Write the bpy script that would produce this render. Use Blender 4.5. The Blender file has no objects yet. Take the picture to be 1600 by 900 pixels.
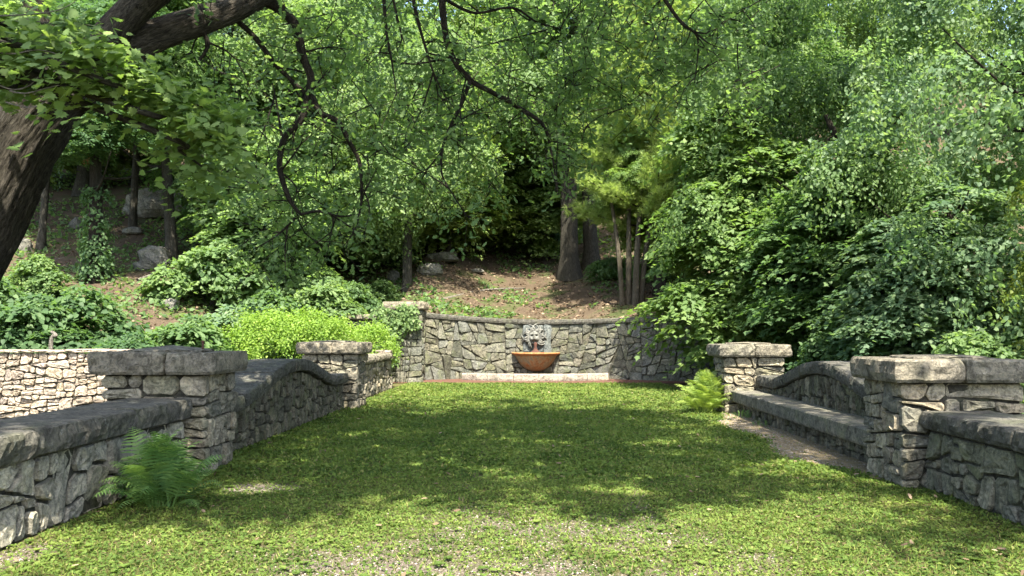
import bpy, math, random
import numpy as np
from mathutils import Vector, noise as mnoise

# ------------------------------------------------------------------ camera, sky, sun, exposure
C = bpy.context.scene.collection
SC = bpy.context.scene
FPX = 1300.0                       # focal length in pixels of the 1600 px wide photograph
EYE = 1.55
cam_d = bpy.data.cameras.new('camera')
cam_d.sensor_width = 36.0
cam_d.lens = FPX / 1600.0 * 36.0
cam_d.clip_start = 0.05
cam_d.clip_end = 2000.0
cam = bpy.data.objects.new('camera', cam_d)
C.objects.link(cam)
cam.location = (0, 0, EYE)
cam.rotation_euler = (math.radians(90 + 3.13), 0, math.radians(1.41))
SC.camera = cam

SUN = Vector((0.16, -0.60, 1.0)).normalized()      # towards the sun
w = bpy.data.worlds.new('World'); SC.world = w; w.use_nodes = True
nt = w.node_tree
bg = nt.nodes['Background']
sky = nt.nodes.new('ShaderNodeTexSky'); sky.sky_type = 'NISHITA'; sky.sun_disc = False; sky.dust_density = 2.5; sky.ozone_density = 0.6
sky.sun_elevation = math.asin(SUN.z); sky.sun_rotation = math.atan2(SUN.x, SUN.y)
nt.links.new(sky.outputs[0], bg.inputs[0]); bg.inputs[1].default_value = 0.15
sl = bpy.data.lights.new('sun', 'SUN'); sl.energy = 5.0; sl.angle = math.radians(0.53); sl.color = (1.0, 0.94, 0.80)
so = bpy.data.objects.new('sun', sl); C.objects.link(so)
so.rotation_euler = SUN.to_track_quat('Z', 'Y').to_euler(); so.location = (10, -15, 30)
SC.view_settings.view_transform = 'Standard'; SC.view_settings.look = 'None'
SC.view_settings.exposure = 2.05; SC.view_settings.gamma = 1.0
SC.view_settings.use_curve_mapping = False
SC.render.engine = 'CYCLES'
SC.cycles.max_bounces = 7; SC.cycles.diffuse_bounces = 4; SC.cycles.glossy_bounces = 2
SC.cycles.transmission_bounces = 5; SC.cycles.transparent_max_bounces = 4
SC.cycles.use_denoising = True
SC.cycles.caustics_reflective = False; SC.cycles.caustics_refractive = False

R = random.Random(7)
NP = np.random.default_rng(7)

# ------------------------------------------------------------------ helpers
def px(x, y, Y):
    """world point at distance Y along the axis behind photograph pixel (x, y)."""
    a, b = (x - 800) / FPX, (450 - y) / FPX
    v = cam.rotation_euler.to_matrix() @ Vector((a, b, -1))
    return Vector((0, 0, EYE)) + v * (Y / v.y)

def fbm(x, y, z, s=1.0):
    return mnoise.noise(Vector((x * s, y * s, z * s))) + 0.5 * mnoise.noise(Vector((x * s * 2.1, y * s * 2.1, z * s * 2.1)))

def tag(o, label=None, cat=None, group=None, kind=None):
    if label: o['label'] = label
    if cat: o['category'] = cat
    if group: o['group'] = group
    if kind: o['kind'] = kind
    return o

def thing(name, label, cat, loc, group=None):
    o = bpy.data.objects.new(name, None); C.objects.link(o); o.location = loc
    o.empty_display_size = 0.2
    return tag(o, label, cat, group)

def link_mesh(name, me, mat, parent=None, loc=(0, 0, 0)):
    o = bpy.data.objects.new(name, me); C.objects.link(o)
    if mat is not None and not me.materials: me.materials.append(mat)
    o.location = Vector(loc) - (parent.location if parent is not None and parent.parent is None else Vector((0, 0, 0)))
    if parent is not None: o.parent = parent
    return o

def mesh_obj(name, verts, faces, mat, parent=None, loc=(0, 0, 0), smooth=False, recenter=False):
    """verts in world space minus loc; recenter puts the origin at the middle of the verts."""
    if recenter:
        a = np.array(verts, dtype=float); c = a.mean(axis=0); verts = (a - c).tolist(); loc = c
    me = bpy.data.meshes.new(name)
    me.from_pydata([tuple(v) for v in verts], [], faces)
    if smooth: me.polygons.foreach_set('use_smooth', [True] * len(me.polygons))
    me.update()
    return link_mesh(name, me, mat, parent, loc)

# ------------------------------------------------------------------ materials
def new_mat(name):
    m = bpy.data.materials.new(name); m.use_nodes = True
    n = m.node_tree; b = n.nodes['Principled BSDF']
    return m, n, b

def N_(n, typ, **kw):
    x = n.nodes.new(typ)
    for k, v in kw.items(): setattr(x, k, v)
    return x

def ramp(n, fac, stops):
    r = N_(n, 'ShaderNodeValToRGB')
    cr = r.color_ramp
    while len(cr.elements) > 1: cr.elements.remove(cr.elements[-1])
    cr.elements[0].position = stops[0][0]; cr.elements[0].color = (*stops[0][1], 1)
    for p, c in stops[1:]:
        e = cr.elements.new(p); e.color = (*c, 1)
    if fac is not None: n.links.new(fac, r.inputs[0])
    return r

def noise_n(n, vec, scale, detail=4, rough=0.6, dist=0.0):
    t = N_(n, 'ShaderNodeTexNoise'); t.inputs['Scale'].default_value = scale
    t.inputs['Detail'].default_value = detail; t.inputs['Roughness'].default_value = rough
    t.inputs['Distortion'].default_value = dist
    if vec is not None: n.links.new(vec, t.inputs['Vector'])
    return t

def mixc(n, fac, a, b, mode='MIX'):
    m = N_(n, 'ShaderNodeMix'); m.data_type = 'RGBA'; m.blend_type = mode
    if isinstance(fac, (int, float)): m.inputs[0].default_value = fac
    else: n.links.new(fac, m.inputs[0])
    for i, c in ((6, a), (7, b)):
        if isinstance(c, tuple): m.inputs[i].default_value = (*c, 1)
        else: n.links.new(c, m.inputs[i])
    return m.outputs[2]

def bump(n, b, h, strength=0.5, dist=0.02, prev=None):
    x = N_(n, 'ShaderNodeBump'); x.inputs['Strength'].default_value = strength; x.inputs['Distance'].default_value = dist
    n.links.new(h, x.inputs['Height'])
    if prev is not None: n.links.new(prev, x.inputs['Normal'])
    if b is not None: n.links.new(x.outputs[0], b.inputs['Normal'])
    return x.outputs[0]

def stone_mat(name, cols, lichen=(0.42, 0.43, 0.36), lich=0.4, dark=0.45, moss=0.25, mosscol=(0.10, 0.115, 0.05), bs=0.9):
    """rubble stone: each piece picks its own tone, with grain, lichen spots and weather stains."""
    m, n, b = new_mat(name)
    oi = N_(n, 'ShaderNodeObjectInfo'); tc = N_(n, 'ShaderNodeTexCoord')
    off = N_(n, 'ShaderNodeVectorMath', operation='MULTIPLY_ADD')
    comb = N_(n, 'ShaderNodeCombineXYZ')
    for i in range(3): n.links.new(oi.outputs['Random'], comb.inputs[i])
    n.links.new(comb.outputs[0], off.inputs[0]); off.inputs[1].default_value = (37, 53, 71)
    n.links.new(tc.outputs['Object'], off.inputs[2])
    v = off.outputs[0]
    k = len(cols)
    base = ramp(n, oi.outputs['Random'], [(i / max(1, k - 1), c) for i, c in enumerate(cols)])
    base.color_ramp.interpolation = 'LINEAR'
    n1 = noise_n(n, v, 5.0, 6, 0.65, 0.6)
    tone = ramp(n, n1.outputs[0], [(0.30, (0.45, 0.45, 0.44)), (0.5, (0.92, 0.92, 0.90)), (0.70, (1.40, 1.36, 1.25))])
    c = mixc(n, 0.9, base.outputs[0], tone.outputs[0], 'MULTIPLY')
    n2 = noise_n(n, v, 34.0, 6, 0.75)
    spk = ramp(n, n2.outputs[0], [(0.34, (0.42, 0.42, 0.43)), (0.5, (1, 1, 1)), (0.68, (1.5, 1.46, 1.36))])
    c = mixc(n, 0.8, c, spk.outputs[0], 'MULTIPLY')
    n3 = noise_n(n, v, 9.0, 5, 0.75, 1.0)
    lm = ramp(n, n3.outputs[0], [(0.60, (0, 0, 0)), (0.68, (1, 1, 1))])
    f = N_(n, 'ShaderNodeMath', operation='MULTIPLY'); n.links.new(lm.outputs[0], f.inputs[0]); f.inputs[1].default_value = lich
    c = mixc(n, f.outputs[0], c, lichen)
    n4 = noise_n(n, v, 2.6, 4, 0.6, 0.5)
    mm = ramp(n, n4.outputs[0], [(0.50, (0, 0, 0)), (0.66, (1, 1, 1))])
    f2 = N_(n, 'ShaderNodeMath', operation='MULTIPLY'); n.links.new(mm.outputs[0], f2.inputs[0]); f2.inputs[1].default_value = moss
    c = mixc(n, f2.outputs[0], c, mosscol)
    n5 = noise_n(n, v, 8.0, 7, 0.78, 1.6)
    dk = ramp(n, n5.outputs[0], [(0.40, (0.40, 0.40, 0.38)), (0.50, (1, 1, 1)), (0.62, (1.12, 1.10, 1.05))])
    c = mixc(n, 0.85, c, dk.outputs[0], 'MULTIPLY')
    n.links.new(c, b.inputs['Base Color']); b.inputs['Roughness'].default_value = 0.9
    b.inputs['Specular IOR Level'].default_value = 0.2
    h1 = noise_n(n, v, 11.0, 7, 0.7, 0.4)
    p = bump(n, None, h1.outputs[0], bs, 0.05)
    bump(n, b, n2.outputs[0], 0.5, 0.012, p)
    return m

M = {}
M['stone_grey'] = stone_mat('stone_grey', [(.12, .11, .088), (.28, .25, .195), (.17, .16, .132), (.36, .32, .245), (.21, .195, .145), (.14, .135, .118), (.32, .27, .195), (.24, .225, .18)])
M['stone_light'] = stone_mat('stone_light', [(.20, .19, .155), (.36, .335, .275), (.27, .255, .215), (.42, .39, .315), (.30, .28, .22), (.24, .23, .20), (.39, .345, .265)], lich=0.35, moss=0.15)
M['stone_mossy'] = stone_mat('stone_mossy', [(.10, .10, .074), (.19, .18, .135), (.13, .13, .10), (.23, .215, .165), (.15, .148, .105), (.17, .165, .135)], lich=0.35, moss=0.5)
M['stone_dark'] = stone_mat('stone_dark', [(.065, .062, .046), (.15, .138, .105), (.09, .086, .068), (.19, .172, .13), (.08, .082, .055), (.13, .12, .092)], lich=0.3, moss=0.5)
M['stone_olive'] = stone_mat('stone_olive', [(.10, .10, .078), (.155, .15, .12), (.105, .112, .10), (.21, .20, .162), (.13, .126, .092), (.14, .145, .135), (.18, .166, .132), (.085, .09, .073)], lich=0.4, moss=0.55)  # lower tone and extra moss also paint in the fountain wall's dappled shade
M['stone_pale'] = stone_mat('stone_pale', [(.34, .27, .22), (.42, .355, .295), (.29, .24, .20), (.38, .31, .235), (.45, .39, .34), (.32, .265, .235)], lich=0.15, moss=0.08)
M['stone_coping'] = stone_mat('stone_coping', [(.080, .078, .068), (.108, .103, .09), (.092, .09, .08), (.125, .117, .10)], lichen=(.30, .31, .28), lich=0.5, moss=0.25, bs=1.0)
M['stone_cap'] = stone_mat('stone_cap', [(.135, .125, .102), (.195, .175, .14), (.16, .15, .125), (.215, .19, .15)], lichen=(.38, .37, .32), lich=0.45, moss=0.2, bs=1.0)
M['stone_bench'] = stone_mat('stone_bench', [(.115, .108, .09), (.15, .142, .12), (.13, .122, .105)], lich=0.3, moss=0.4, bs=0.5)
M['kerb_stone'] = stone_mat('kerb_stone', [(.30, .255, .215), (.25, .215, .185)], lich=0.2, moss=0.15)
M['boulder'] = stone_mat('boulder', [(.11, .11, .10), (.18, .175, .16), (.145, .14, .13), (.21, .20, .175)], lich=0.5, moss=0.4, bs=1.0)
M['mortar'] = stone_mat('mortar', [(.045, .042, .035), (.06, .056, .047)], lich=0.05, moss=0.3)

M['mortar_pale'] = stone_mat('mortar_pale', [(.075, .07, .056), (.095, .088, .07)], lich=0.1, moss=0.3)

def leaf_mat(name, stops, trans, tfac=0.46, rough=0.55, spec=0.22):
    m, n, b = new_mat(name)
    at = N_(n, 'ShaderNodeAttribute'); at.attribute_name = 'tint'
    oi = N_(n, 'ShaderNodeObjectInfo')
    r = ramp(n, at.outputs['Fac'], stops)
    hs = N_(n, 'ShaderNodeHueSaturation')
    mr = N_(n, 'ShaderNodeMapRange'); n.links.new(oi.outputs['Random'], mr.inputs[0])
    mr.inputs[3].default_value = 0.85; mr.inputs[4].default_value = 1.18
    n.links.new(mr.outputs[0], hs.inputs['Value'])
    mh = N_(n, 'ShaderNodeMapRange'); n.links.new(oi.outputs['Random'], mh.inputs[0])
    mh.inputs[3].default_value = 0.515; mh.inputs[4].default_value = 0.488
    n.links.new(mh.outputs[0], hs.inputs['Hue'])
    n.links.new(r.outputs[0], hs.inputs['Color'])
    n.links.new(hs.outputs[0], b.inputs['Base Color'])
    b.inputs['Roughness'].default_value = rough; b.inputs['Specular IOR Level'].default_value = spec
    tr = N_(n, 'ShaderNodeBsdfTranslucent')
    tcx = mixc(n, 1.0, hs.outputs[0], trans, 'MULTIPLY')
    n.links.new(tcx, tr.inputs['Color'])
    mx = N_(n, 'ShaderNodeMixShader'); mx.inputs[0].default_value = tfac
    n.links.new(b.outputs[0], mx.inputs[1]); n.links.new(tr.outputs[0], mx.inputs[2])
    n.links.new(mx.outputs[0], n.nodes['Material Output'].inputs[0])
    return m

LT = (1.7, 1.8, 0.9)
M['leaf_mid'] = leaf_mat('leaf_mid', [(0, (.062, .112, .042)), (.5, (.106, .170, .062)), (1, (.162, .232, .088))], LT)
M['leaf_light'] = leaf_mat('leaf_light', [(0, (.095, .155, .048)), (.5, (.150, .218, .068)), (1, (.218, .286, .095))], LT)
M['leaf_dark'] = leaf_mat('leaf_dark', [(0, (.046, .088, .036)), (.5, (.076, .134, .052)), (1, (.115, .180, .070))], LT)
M['leaf_blue'] = leaf_mat('leaf_blue', [(0, (.062, .114, .060)), (.5, (.106, .170, .086)), (1, (.165, .228, .115))], LT, spec=0.28)
M['leaf_olive'] = leaf_mat('leaf_olive', [(0, (.080, .112, .024)), (.5, (.120, .155, .032)), (1, (.165, .200, .045))], LT)
M['leaf_shrub'] = leaf_mat('leaf_shrub', [(0, (.130, .210, .034)), (.5, (.200, .290, .048)), (1, (.280, .360, .075))], LT)
M['leaf_fern'] = leaf_mat('leaf_fern', [(0, (.052, .108, .034)), (.5, (.096, .176, .050)), (1, (.155, .240, .066))], LT, 0.3)
M['leaf_fern_bright'] = leaf_mat('leaf_fern_bright', [(0, (.120, .180, .040)), (.5, (.185, .255, .055)), (1, (.26, .33, .08))], LT, 0.3)
M['needles'] = leaf_mat('needles', [(0, (.150, .215, .055)), (.5, (.220, .295, .080)), (1, (.290, .365, .110))], (1.5, 1.6, 1.0), 0.4)
M['grass'] = leaf_mat('grass', [(0, (.056, .088, .021)), (.45, (.114, .162, .034)), (.80, (.175, .215, .050)), (.93, (.165, .185, .050)), (1, (.25, .215, .10))], LT, 0.30, 0.7, 0.1)
M['litter'] = leaf_mat('litter', [(0, (.085, .055, .035)), (.5, (.17, .115, .075)), (1, (.30, .22, .15))], (1, .9, .8), 0.15)

def bark_mat(name, dark, light, sc=1.0, bs=1.0):
    m, n, b = new_mat(name)
    at = N_(n, 'ShaderNodeAttribute'); at.attribute_name = 'bark'
    n1 = noise_n(n, at.outputs['Vector'], 38 * sc, 7, 0.75, 0.9)
    n2 = noise_n(n, at.outputs['Vector'], 60 * sc, 4, 0.7)
    n3 = noise_n(n, at.outputs['Vector'], 3 * sc, 3, 0.6)
    r = ramp(n, n1.outputs[0], [(0.38, dark), (0.50, tuple((a + c) / 2.3 for a, c in zip(dark, light))), (0.66, light)])
    t = ramp(n, n3.outputs[0], [(0.3, (.75, .78, .72)), (0.7, (1.2, 1.17, 1.1))])
    c = mixc(n, 0.8, r.outputs[0], t.outputs[0], 'MULTIPLY')
    t2 = ramp(n, n2.outputs[0], [(0.3, (.6, .6, .6)), (0.65, (1.2, 1.2, 1.2))])
    c = mixc(n, 0.6, c, t2.outputs[0], 'MULTIPLY')
    n.links.new(c, b.inputs['Base Color']); b.inputs['Roughness'].default_value = 0.95
    b.inputs['Specular IOR Level'].default_value = 0.1
    p = bump(n, None, n1.outputs[0], bs, 0.14)
    bump(n, b, n2.outputs[0], 0.8, 0.02, p)
    return m
M['bark_oak'] = bark_mat('bark_oak', (.024, .021, .018), (.135, .120, .100))
M['bark_dark'] = bark_mat('bark_dark', (.020, .017, .014), (.070, .060, .048))
M['bark_grey'] = bark_mat('bark_grey', (.035, .032, .027), (.125, .118, .10))
M['bark_stem'] = bark_mat('bark_stem', (.075, .065, .05), (.20, .175, .135))
M['bark_dead'] = bark_mat('bark_dead', (.16, .14, .12), (.38, .35, .31))

def soil_mat(name, cols, scale=4.0, gran=60.0, bs=0.8):
    m, n, b = new_mat(name)
    tc = N_(n, 'ShaderNodeTexCoord')
    n1 = noise_n(n, tc.outputs['Object'], scale * 0.25, 5, 0.65, 0.5)
    n2 = noise_n(n, tc.outputs['Object'], gran, 4, 0.75)
    r = ramp(n, n1.outputs[0], [(0.25 + 0.5 * i / max(1, len(cols) - 1), c) for i, c in enumerate(cols)])
    t = ramp(n, n2.outputs[0], [(0.3, (.5, .5, .5)), (0.5, (1, 1, 1)), (0.7, (1.5, 1.48, 1.4))])
    c = mixc(n, 0.9, r.outputs[0], t.outputs[0], 'MULTIPLY')
    n.links.new(c, b.inputs['Base Color']); b.inputs['Roughness'].default_value = 1.0
    b.inputs['Specular IOR Level'].default_value = 0.1
    bump(n, b, n2.outputs[0], bs, 0.03)
    return m, n, b, c, tc
M['soil_lawn'], _n, _b, _c, _tc = soil_mat('soil_lawn', [(.050, .056, .018), (.072, .076, .024), (.090, .082, .034), (.056, .064, .02)])
# bare gravelly ground worn into the middle of the near lawn
sx = N_(_n, 'ShaderNodeSeparateXYZ'); _n.links.new(_tc.outputs['Object'], sx.inputs[0])
gn = noise_n(_n, _tc.outputs['Object'], 55.0, 3, 0.7)
gcol = ramp(_n, gn.outputs[0], [(0.32, (.055, .045, .032)), (0.5, (.12, .098, .075)), (0.68, (.24, .205, .175))])
va = N_(_n, 'ShaderNodeAttribute'); va.attribute_name = 'bare'
_n.links.new(mixc(_n, va.outputs['Fac'], _c, gcol.outputs[0]), _b.inputs['Base Color'])
M['soil_path'] = soil_mat('soil_path', [(.13, .102, .058), (.25, .20, .115), (.17, .135, .08), (.22, .178, .105)], 9, 45, 1.0)[0]
M['soil_mulch'] = soil_mat('soil_mulch', [(.085, .045, .032), (.12, .065, .048)], 6, 60)[0]
M['soil_hill'] = soil_mat('soil_hill', [(.040, .055, .018), (.060, .045, .030), (.078, .058, .040), (.045, .060, .020), (.095, .075, .050)], 3.2, 22)[0]
M['soil_ground'] = soil_mat('soil_ground', [(.05, .06, .022), (.07, .065, .035)], 2, 30)[0]

# rust-stained bowl
m, n, b = new_mat('rust_bowl')
tc = N_(n, 'ShaderNodeTexCoord'); mp = N_(n, 'ShaderNodeMapping'); mp.inputs['Scale'].default_value = (7, 7, 0.9)
n.links.new(tc.outputs['Object'], mp.inputs[0])
s1 = noise_n(n, mp.outputs[0], 1.3, 5, 0.65, 0.4); s2 = noise_n(n, tc.outputs['Object'], 16, 5, 0.7)
r1 = ramp(n, s1.outputs[0], [(0.32, (.17, .155, .10)), (0.44, (.25, .19, .105)), (0.54, (.29, .165, .07)), (0.66, (.26, .105, .035)), (0.78, (.17, .065, .024))])
r2 = ramp(n, s2.outputs[0], [(0.3, (.6, .6, .55)), (0.5, (1, 1, 1)), (0.72, (1.25, 1.3, 1.3))])
n.links.new(mixc(n, 0.9, r1.outputs[0], r2.outputs[0], 'MULTIPLY'), b.inputs['Base Color'])
b.inputs['Roughness'].default_value = 0.85; bump(n, b, s2.outputs[0], 0.5, 0.01)
M['rust_bowl'] = m
m, n, b = new_mat('rust_rim')
tc = N_(n, 'ShaderNodeTexCoord'); s2 = noise_n(n, tc.outputs['Object'], 9, 5, 0.7)
r1 = ramp(n, s2.outputs[0], [(0.3, (.15, .055, .018)), (0.55, (.32, .14, .045)), (0.75, (.36, .22, .11))])
n.links.new(r1.outputs[0], b.inputs['Base Color']); b.inputs['Roughness'].default_value = 0.85
M['rust_rim'] = m
m, n, b = new_mat('rust_iron')
tc = N_(n, 'ShaderNodeTexCoord'); s2 = noise_n(n, tc.outputs['Object'], 20, 5, 0.7)
r1 = ramp(n, s2.outputs[0], [(0.3, (.035, .014, .009)), (0.7, (.10, .038, .022))])
n.links.new(r1.outputs[0], b.inputs['Base Color']); b.inputs['Roughness'].default_value = 0.9
M['rust_iron'] = m
m, n, b = new_mat('mask_stone')
tc = N_(n, 'ShaderNodeTexCoord'); s2 = noise_n(n, tc.outputs['Object'], 12, 5, 0.7)
r1 = ramp(n, s2.outputs[0], [(0.32, (.045, .045, .038)), (0.52, (.12, .12, .105)), (0.7, (.24, .235, .205))])
n.links.new(r1.outputs[0], b.inputs['Base Color']); b.inputs['Roughness'].default_value = 0.85
bump(n, b, s2.outputs[0], 0.6, 0.02)
M['mask_stone'] = m
M['slab_blue'] = stone_mat('slab_blue', [(.11, .122, .122), (.14, .155, .155)], lich=0.3, moss=0.1)

# ------------------------------------------------------------------ tubes (trunks, limbs, twigs)
def smooth_path(pts, k=4):
    P = [Vector(p) for p in pts]; out = []
    for i in range(len(P) - 1):
        p0 = P[max(0, i - 1)]; p1 = P[i]; p2 = P[i + 1]; p3 = P[min(len(P) - 1, i + 2)]
        for j in range(k):
            t = j / k
            out.append(0.5 * ((2 * p1) + (p2 - p0) * t + (2 * p0 - 5 * p1 + 4 * p2 - p3) * t * t + (3 * p1 - p0 - 3 * p2 + p3) * t ** 3))
    out.append(P[-1]); return out

def lerp_list(rs, n):
    return [float(x) for x in np.interp(np.linspace(0, 1, n), np.linspace(0, 1, len(rs)), rs)]

class Tubes:
    """collects tapered tubes into ONE mesh with a 'bark' coordinate for the bark grain."""
    def __init__(s): s.v = []; s.f = []; s.b = []
    def add(s, path, radii, sides=8, ridge=0.0, k=4, lump=0.0, root=0.0):
        P = smooth_path(path, k); n = len(P); rr = lerp_list(radii, n); i0 = len(s.v)
        up = Vector((0.31, 0.87, 0.12)); acc = 0.0
        ph = R.random() * 50
        for i, p in enumerate(P):
            d = (P[min(n - 1, i + 1)] - P[max(0, i - 1)])
            if d.length < 1e-6: d = Vector((0, 0, 1))
            d.normalize()
            a = d.cross(up)
            if a.length < 1e-3: a = d.cross(Vector((1, 0, 0)))
            a.normalize(); b_ = d.cross(a)
            if i: acc += (P[i] - P[i - 1]).length
            for j in range(sides):
                th = 2 * math.pi * j / sides
                r = rr[i]
                if ridge: r *= 1 + ridge * (mnoise.noise(Vector((math.cos(th) * r * 14, math.sin(th) * r * 14, acc * 1.6 + ph))) if sides < 50 else abs(mnoise.noise(Vector((math.cos(th) * r * 30, math.sin(th) * r * 30, acc * 2.6 + ph)))) * 1.2 - .3)
                if lump: r *= 1 + lump * mnoise.noise(Vector((math.cos(th) * 1.1 + ph, math.sin(th) * 1.1, acc * 0.9)))
                if root: r *= 1 + root * max(0, 1 - acc / 0.7) ** 2 * (1 + 0.5 * math.cos(th * 4 + ph))
                s.v.append(p + a * (math.cos(th) * r) + b_ * (math.sin(th) * r))
                s.b.append((math.cos(th) * rr[i] + ph, math.sin(th) * rr[i], acc * 0.22))
        for i in range(n - 1):
            for j in range(sides):
                j2 = (j + 1) % sides
                s.f.append((i0 + i * sides + j, i0 + i * sides + j2, i0 + (i + 1) * sides + j2, i0 + (i + 1) * sides + j))
        s.f.append(tuple(i0 + (n - 1) * sides + j for j in range(sides)))
        return P
    def mesh(s, name, origin=(0, 0, 0), smooth=True):
        o = Vector(origin)
        me = bpy.data.meshes.new(name)
        me.from_pydata([tuple(v - o) for v in s.v], [], s.f)
        if smooth: me.polygons.foreach_set('use_smooth', [True] * len(me.polygons))
        at = me.attributes.new('bark', 'FLOAT_VECTOR', 'POINT')
        at.data.foreach_set('vector', np.array(s.b, dtype=np.float32).ravel())
        me.update(); return me
    def build(s, name, mat, parent=None, origin=(0, 0, 0)):
        return link_mesh(name, s.mesh(name, origin), mat, parent, origin)

# ------------------------------------------------------------------ leaves (numpy)
TM = {}
TM['kite'] = (np.array([(0, 0, 0), (.5, .34, .07), (1, 0, -.04), (.5, -.34, .07)]) - (0.3, 0, 0), [(0, 2, 1), (0, 3, 2)])
TM['blade'] = (np.array([(0, .07, 0), (0, -.07, 0), (.6, -.05, .06), (.6, .05, .06), (1, 0, -.02)]), [(0, 1, 2, 3), (3, 2, 4)])
# five-lobed maple leaf
_a = [(-.02, .03), (-.10, .20), (.02, .30), (-.02, .52), (.22, .40), (.34, .56), (.44, .34), (.66, .36), (.64, .16), (1.0, .0)]
_o = [(x, y) for x, y in _a] + [(x, -y) for x, y in _a[-2::-1]]
TM['maple'] = (np.array([(x, y, -.10 * abs(y) - .06 * x * x) for x, y in _o]) - (0.3, 0, 0), [tuple(range(len(_o)))])
# lobed oak leaf
_a = [(0, .0), (.24, .20), (.34, .11), (.50, .29), (.60, .14), (.78, .24), (1.0, 0)]
_o = [(x, y) for x, y in _a] + [(x, -y) for x, y in _a[-2:0:-1]]
TM['oak'] = (np.array([(x, y, .12 * abs(y) - .05 * x) for x, y in _o]), [tuple(range(len(_o)))])
_a = [(0, .02), (.02, .34), (.20, .30), (.36, .54), (.52, .26), (1.0, 0)]
_o = [(x, y) for x, y in _a] + [(x, -y) for x, y in _a[-2:0:-1]]
TM['maple_small'] = (np.array([(x, y, -.10 * abs(y) - .06 * x * x) for x, y in _o]) - (0.3, 0, 0), [tuple(range(len(_o)))])
# heart-shaped
TM['heart'] = (np.array([(0, 0, 0), (.10, .36, .05), (.58, .32, .05), (1, 0, -.06), (.58, -.32, .05), (.10, -.36, .05)]) - (0.2, 0, 0), [(0, 3, 2, 1), (0, 5, 4, 3)])
# tuft of pine needles
_v = []; _f = []
for i in range(8):
    th = 2.4 * i; sp = 0.35 + 0.5 * ((i * 0.37) % 1)
    d = np.array([1.0, math.cos(th) * sp, math.sin(th) * sp]); d /= np.linalg.norm(d)
    q = np.cross(d, [math.sin(th), .3, math.cos(th)]); q /= np.linalg.norm(q)
    k = len(_v); _v += [d * .05 + q * .045, d * .05 - q * .045, d * 1.0]; _f += [(k, k + 1, k + 2)]
TM['tuft'] = (np.array(_v), _f)

def unit(a): return a / np.maximum(np.linalg.norm(a, axis=1, keepdims=True), 1e-9)

def leaf_mesh(name, P, Nn, T, S, tint, tmpl):
    tv, tf = TM[tmpl]
    Nn = unit(Nn); T = T - (T * Nn).sum(1, keepdims=True) * Nn
    bad = np.linalg.norm(T, axis=1) < 1e-4
    T[bad] = np.cross(Nn[bad], [[.3, .5, .8]]) if bad.any() else T[bad]
    T = unit(T); B = np.cross(Nn, T)
    n, k = len(P), len(tv)
    V = (P[:, None, :] + S[:, None, None] * (tv[None, :, 0:1] * T[:, None, :] + tv[None, :, 1:2] * B[:, None, :] + tv[None, :, 2:3] * Nn[:, None, :])).reshape(-1, 3)
    loops = np.concatenate([np.array(f) for f in tf]); sizes = np.array([len(f) for f in tf])
    L = (np.arange(n)[:, None] * k + loops[None, :]).ravel()
    sz = np.tile(sizes, n); st = np.concatenate([[0], np.cumsum(sz)[:-1]])
    me = bpy.data.meshes.new(name)
    me.vertices.add(len(V)); me.vertices.foreach_set('co', V.astype(np.float32).ravel())
    me.loops.add(len(L)); me.loops.foreach_set('vertex_index', L.astype(np.int32))
    me.polygons.add(len(sz)); me.polygons.foreach_set('loop_start', st.astype(np.int32))
    me.polygons.foreach_set('loop_total', sz.astype(np.int32))
    at = me.attributes.new('tint', 'FLOAT', 'FACE')
    at.data.foreach_set('value', np.repeat(tint, len(sizes)).astype(np.float32))
    me.update(calc_edges=True); return me

def clumps(rng, Cn, Nr, per, cr, size, flat=0.1, droop=0.5, jit=0.45, down=0.2, spread=0.3, axis=None):
    """leaf positions in flattened sprays round the clump centres Cn with normals Nr."""
    n = len(Cn); Nr = unit(Nr)
    A = unit(np.cross(Nr, rng.normal(size=(n, 3)))); B = np.cross(Nr, A)
    rad = cr * rng.uniform(0.65, 1.35, n)
    ci = np.repeat(np.arange(n), per); m = len(ci)
    th = rng.uniform(0, 2 * np.pi, m); r = np.sqrt(rng.uniform(0, 1, m))
    # uneven outline: lobed discs
    ph = rng.uniform(0, 6.28, n)[ci]; r = r * (1 + spread * np.sin(3 * th + ph) + spread * 0.6 * np.sin(5 * th - 2 * ph))
    dirp = np.cos(th)[:, None] * A[ci] + np.sin(th)[:, None] * B[ci] * 0.75
    P = Cn[ci] + dirp * (r * rad[ci])[:, None] + Nr[ci] * (rng.normal(size=m) * flat * rad[ci])[:, None]
    P[:, 2] -= droop * (r ** 2) * rad[ci] * 0.5
    Nn = Nr[ci] + rng.normal(size=(m, 3)) * jit + dirp * 0.25
    T = dirp + rng.normal(size=(m, 3)) * 0.5; T[:, 2] -= down
    S = size * rng.uniform(0.7, 1.25, m)
    tint = np.clip(0.5 + 0.20 * rng.normal(size=n)[ci] + 0.18 * rng.normal(size=m), 0, 1)
    return P, Nn, T, S, tint

def lobes_points(rng, lobes, n, lo=0.5, up=0.8, outw=0.8, bias=0.1):
    L = np.array(lobes, dtype=float); a = L[:, 3] * L[:, 4] + L[:, 5] * L[:, 3]
    i = rng.choice(len(L), n, p=a / a.sum())
    d = unit(rng.normal(size=(n, 3)) + np.array([0, 0, bias]))
    rr = rng.uniform(lo ** 2, 1.0, n) ** 0.5
    Cn = L[i, :3] + d * L[i, 3:] * rr[:, None]
    Nr = d * outw + np.array([0, 0, up]) + rng.normal(size=(n, 3)) * 0.25
    return Cn, Nr

def crown_mesh(name, seed, lobes, n, per, cr, size, tmpl='kite', **kw):
    rng = np.random.default_rng(seed)
    lk = {k: kw.pop(k) for k in ('lo', 'up', 'outw', 'bias') if k in kw}
    Cn, Nr = lobes_points(rng, lobes, n, **lk)
    return leaf_mesh(name, *clumps(rng, Cn, Nr, per, cr, size, **kw), tmpl)

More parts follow.
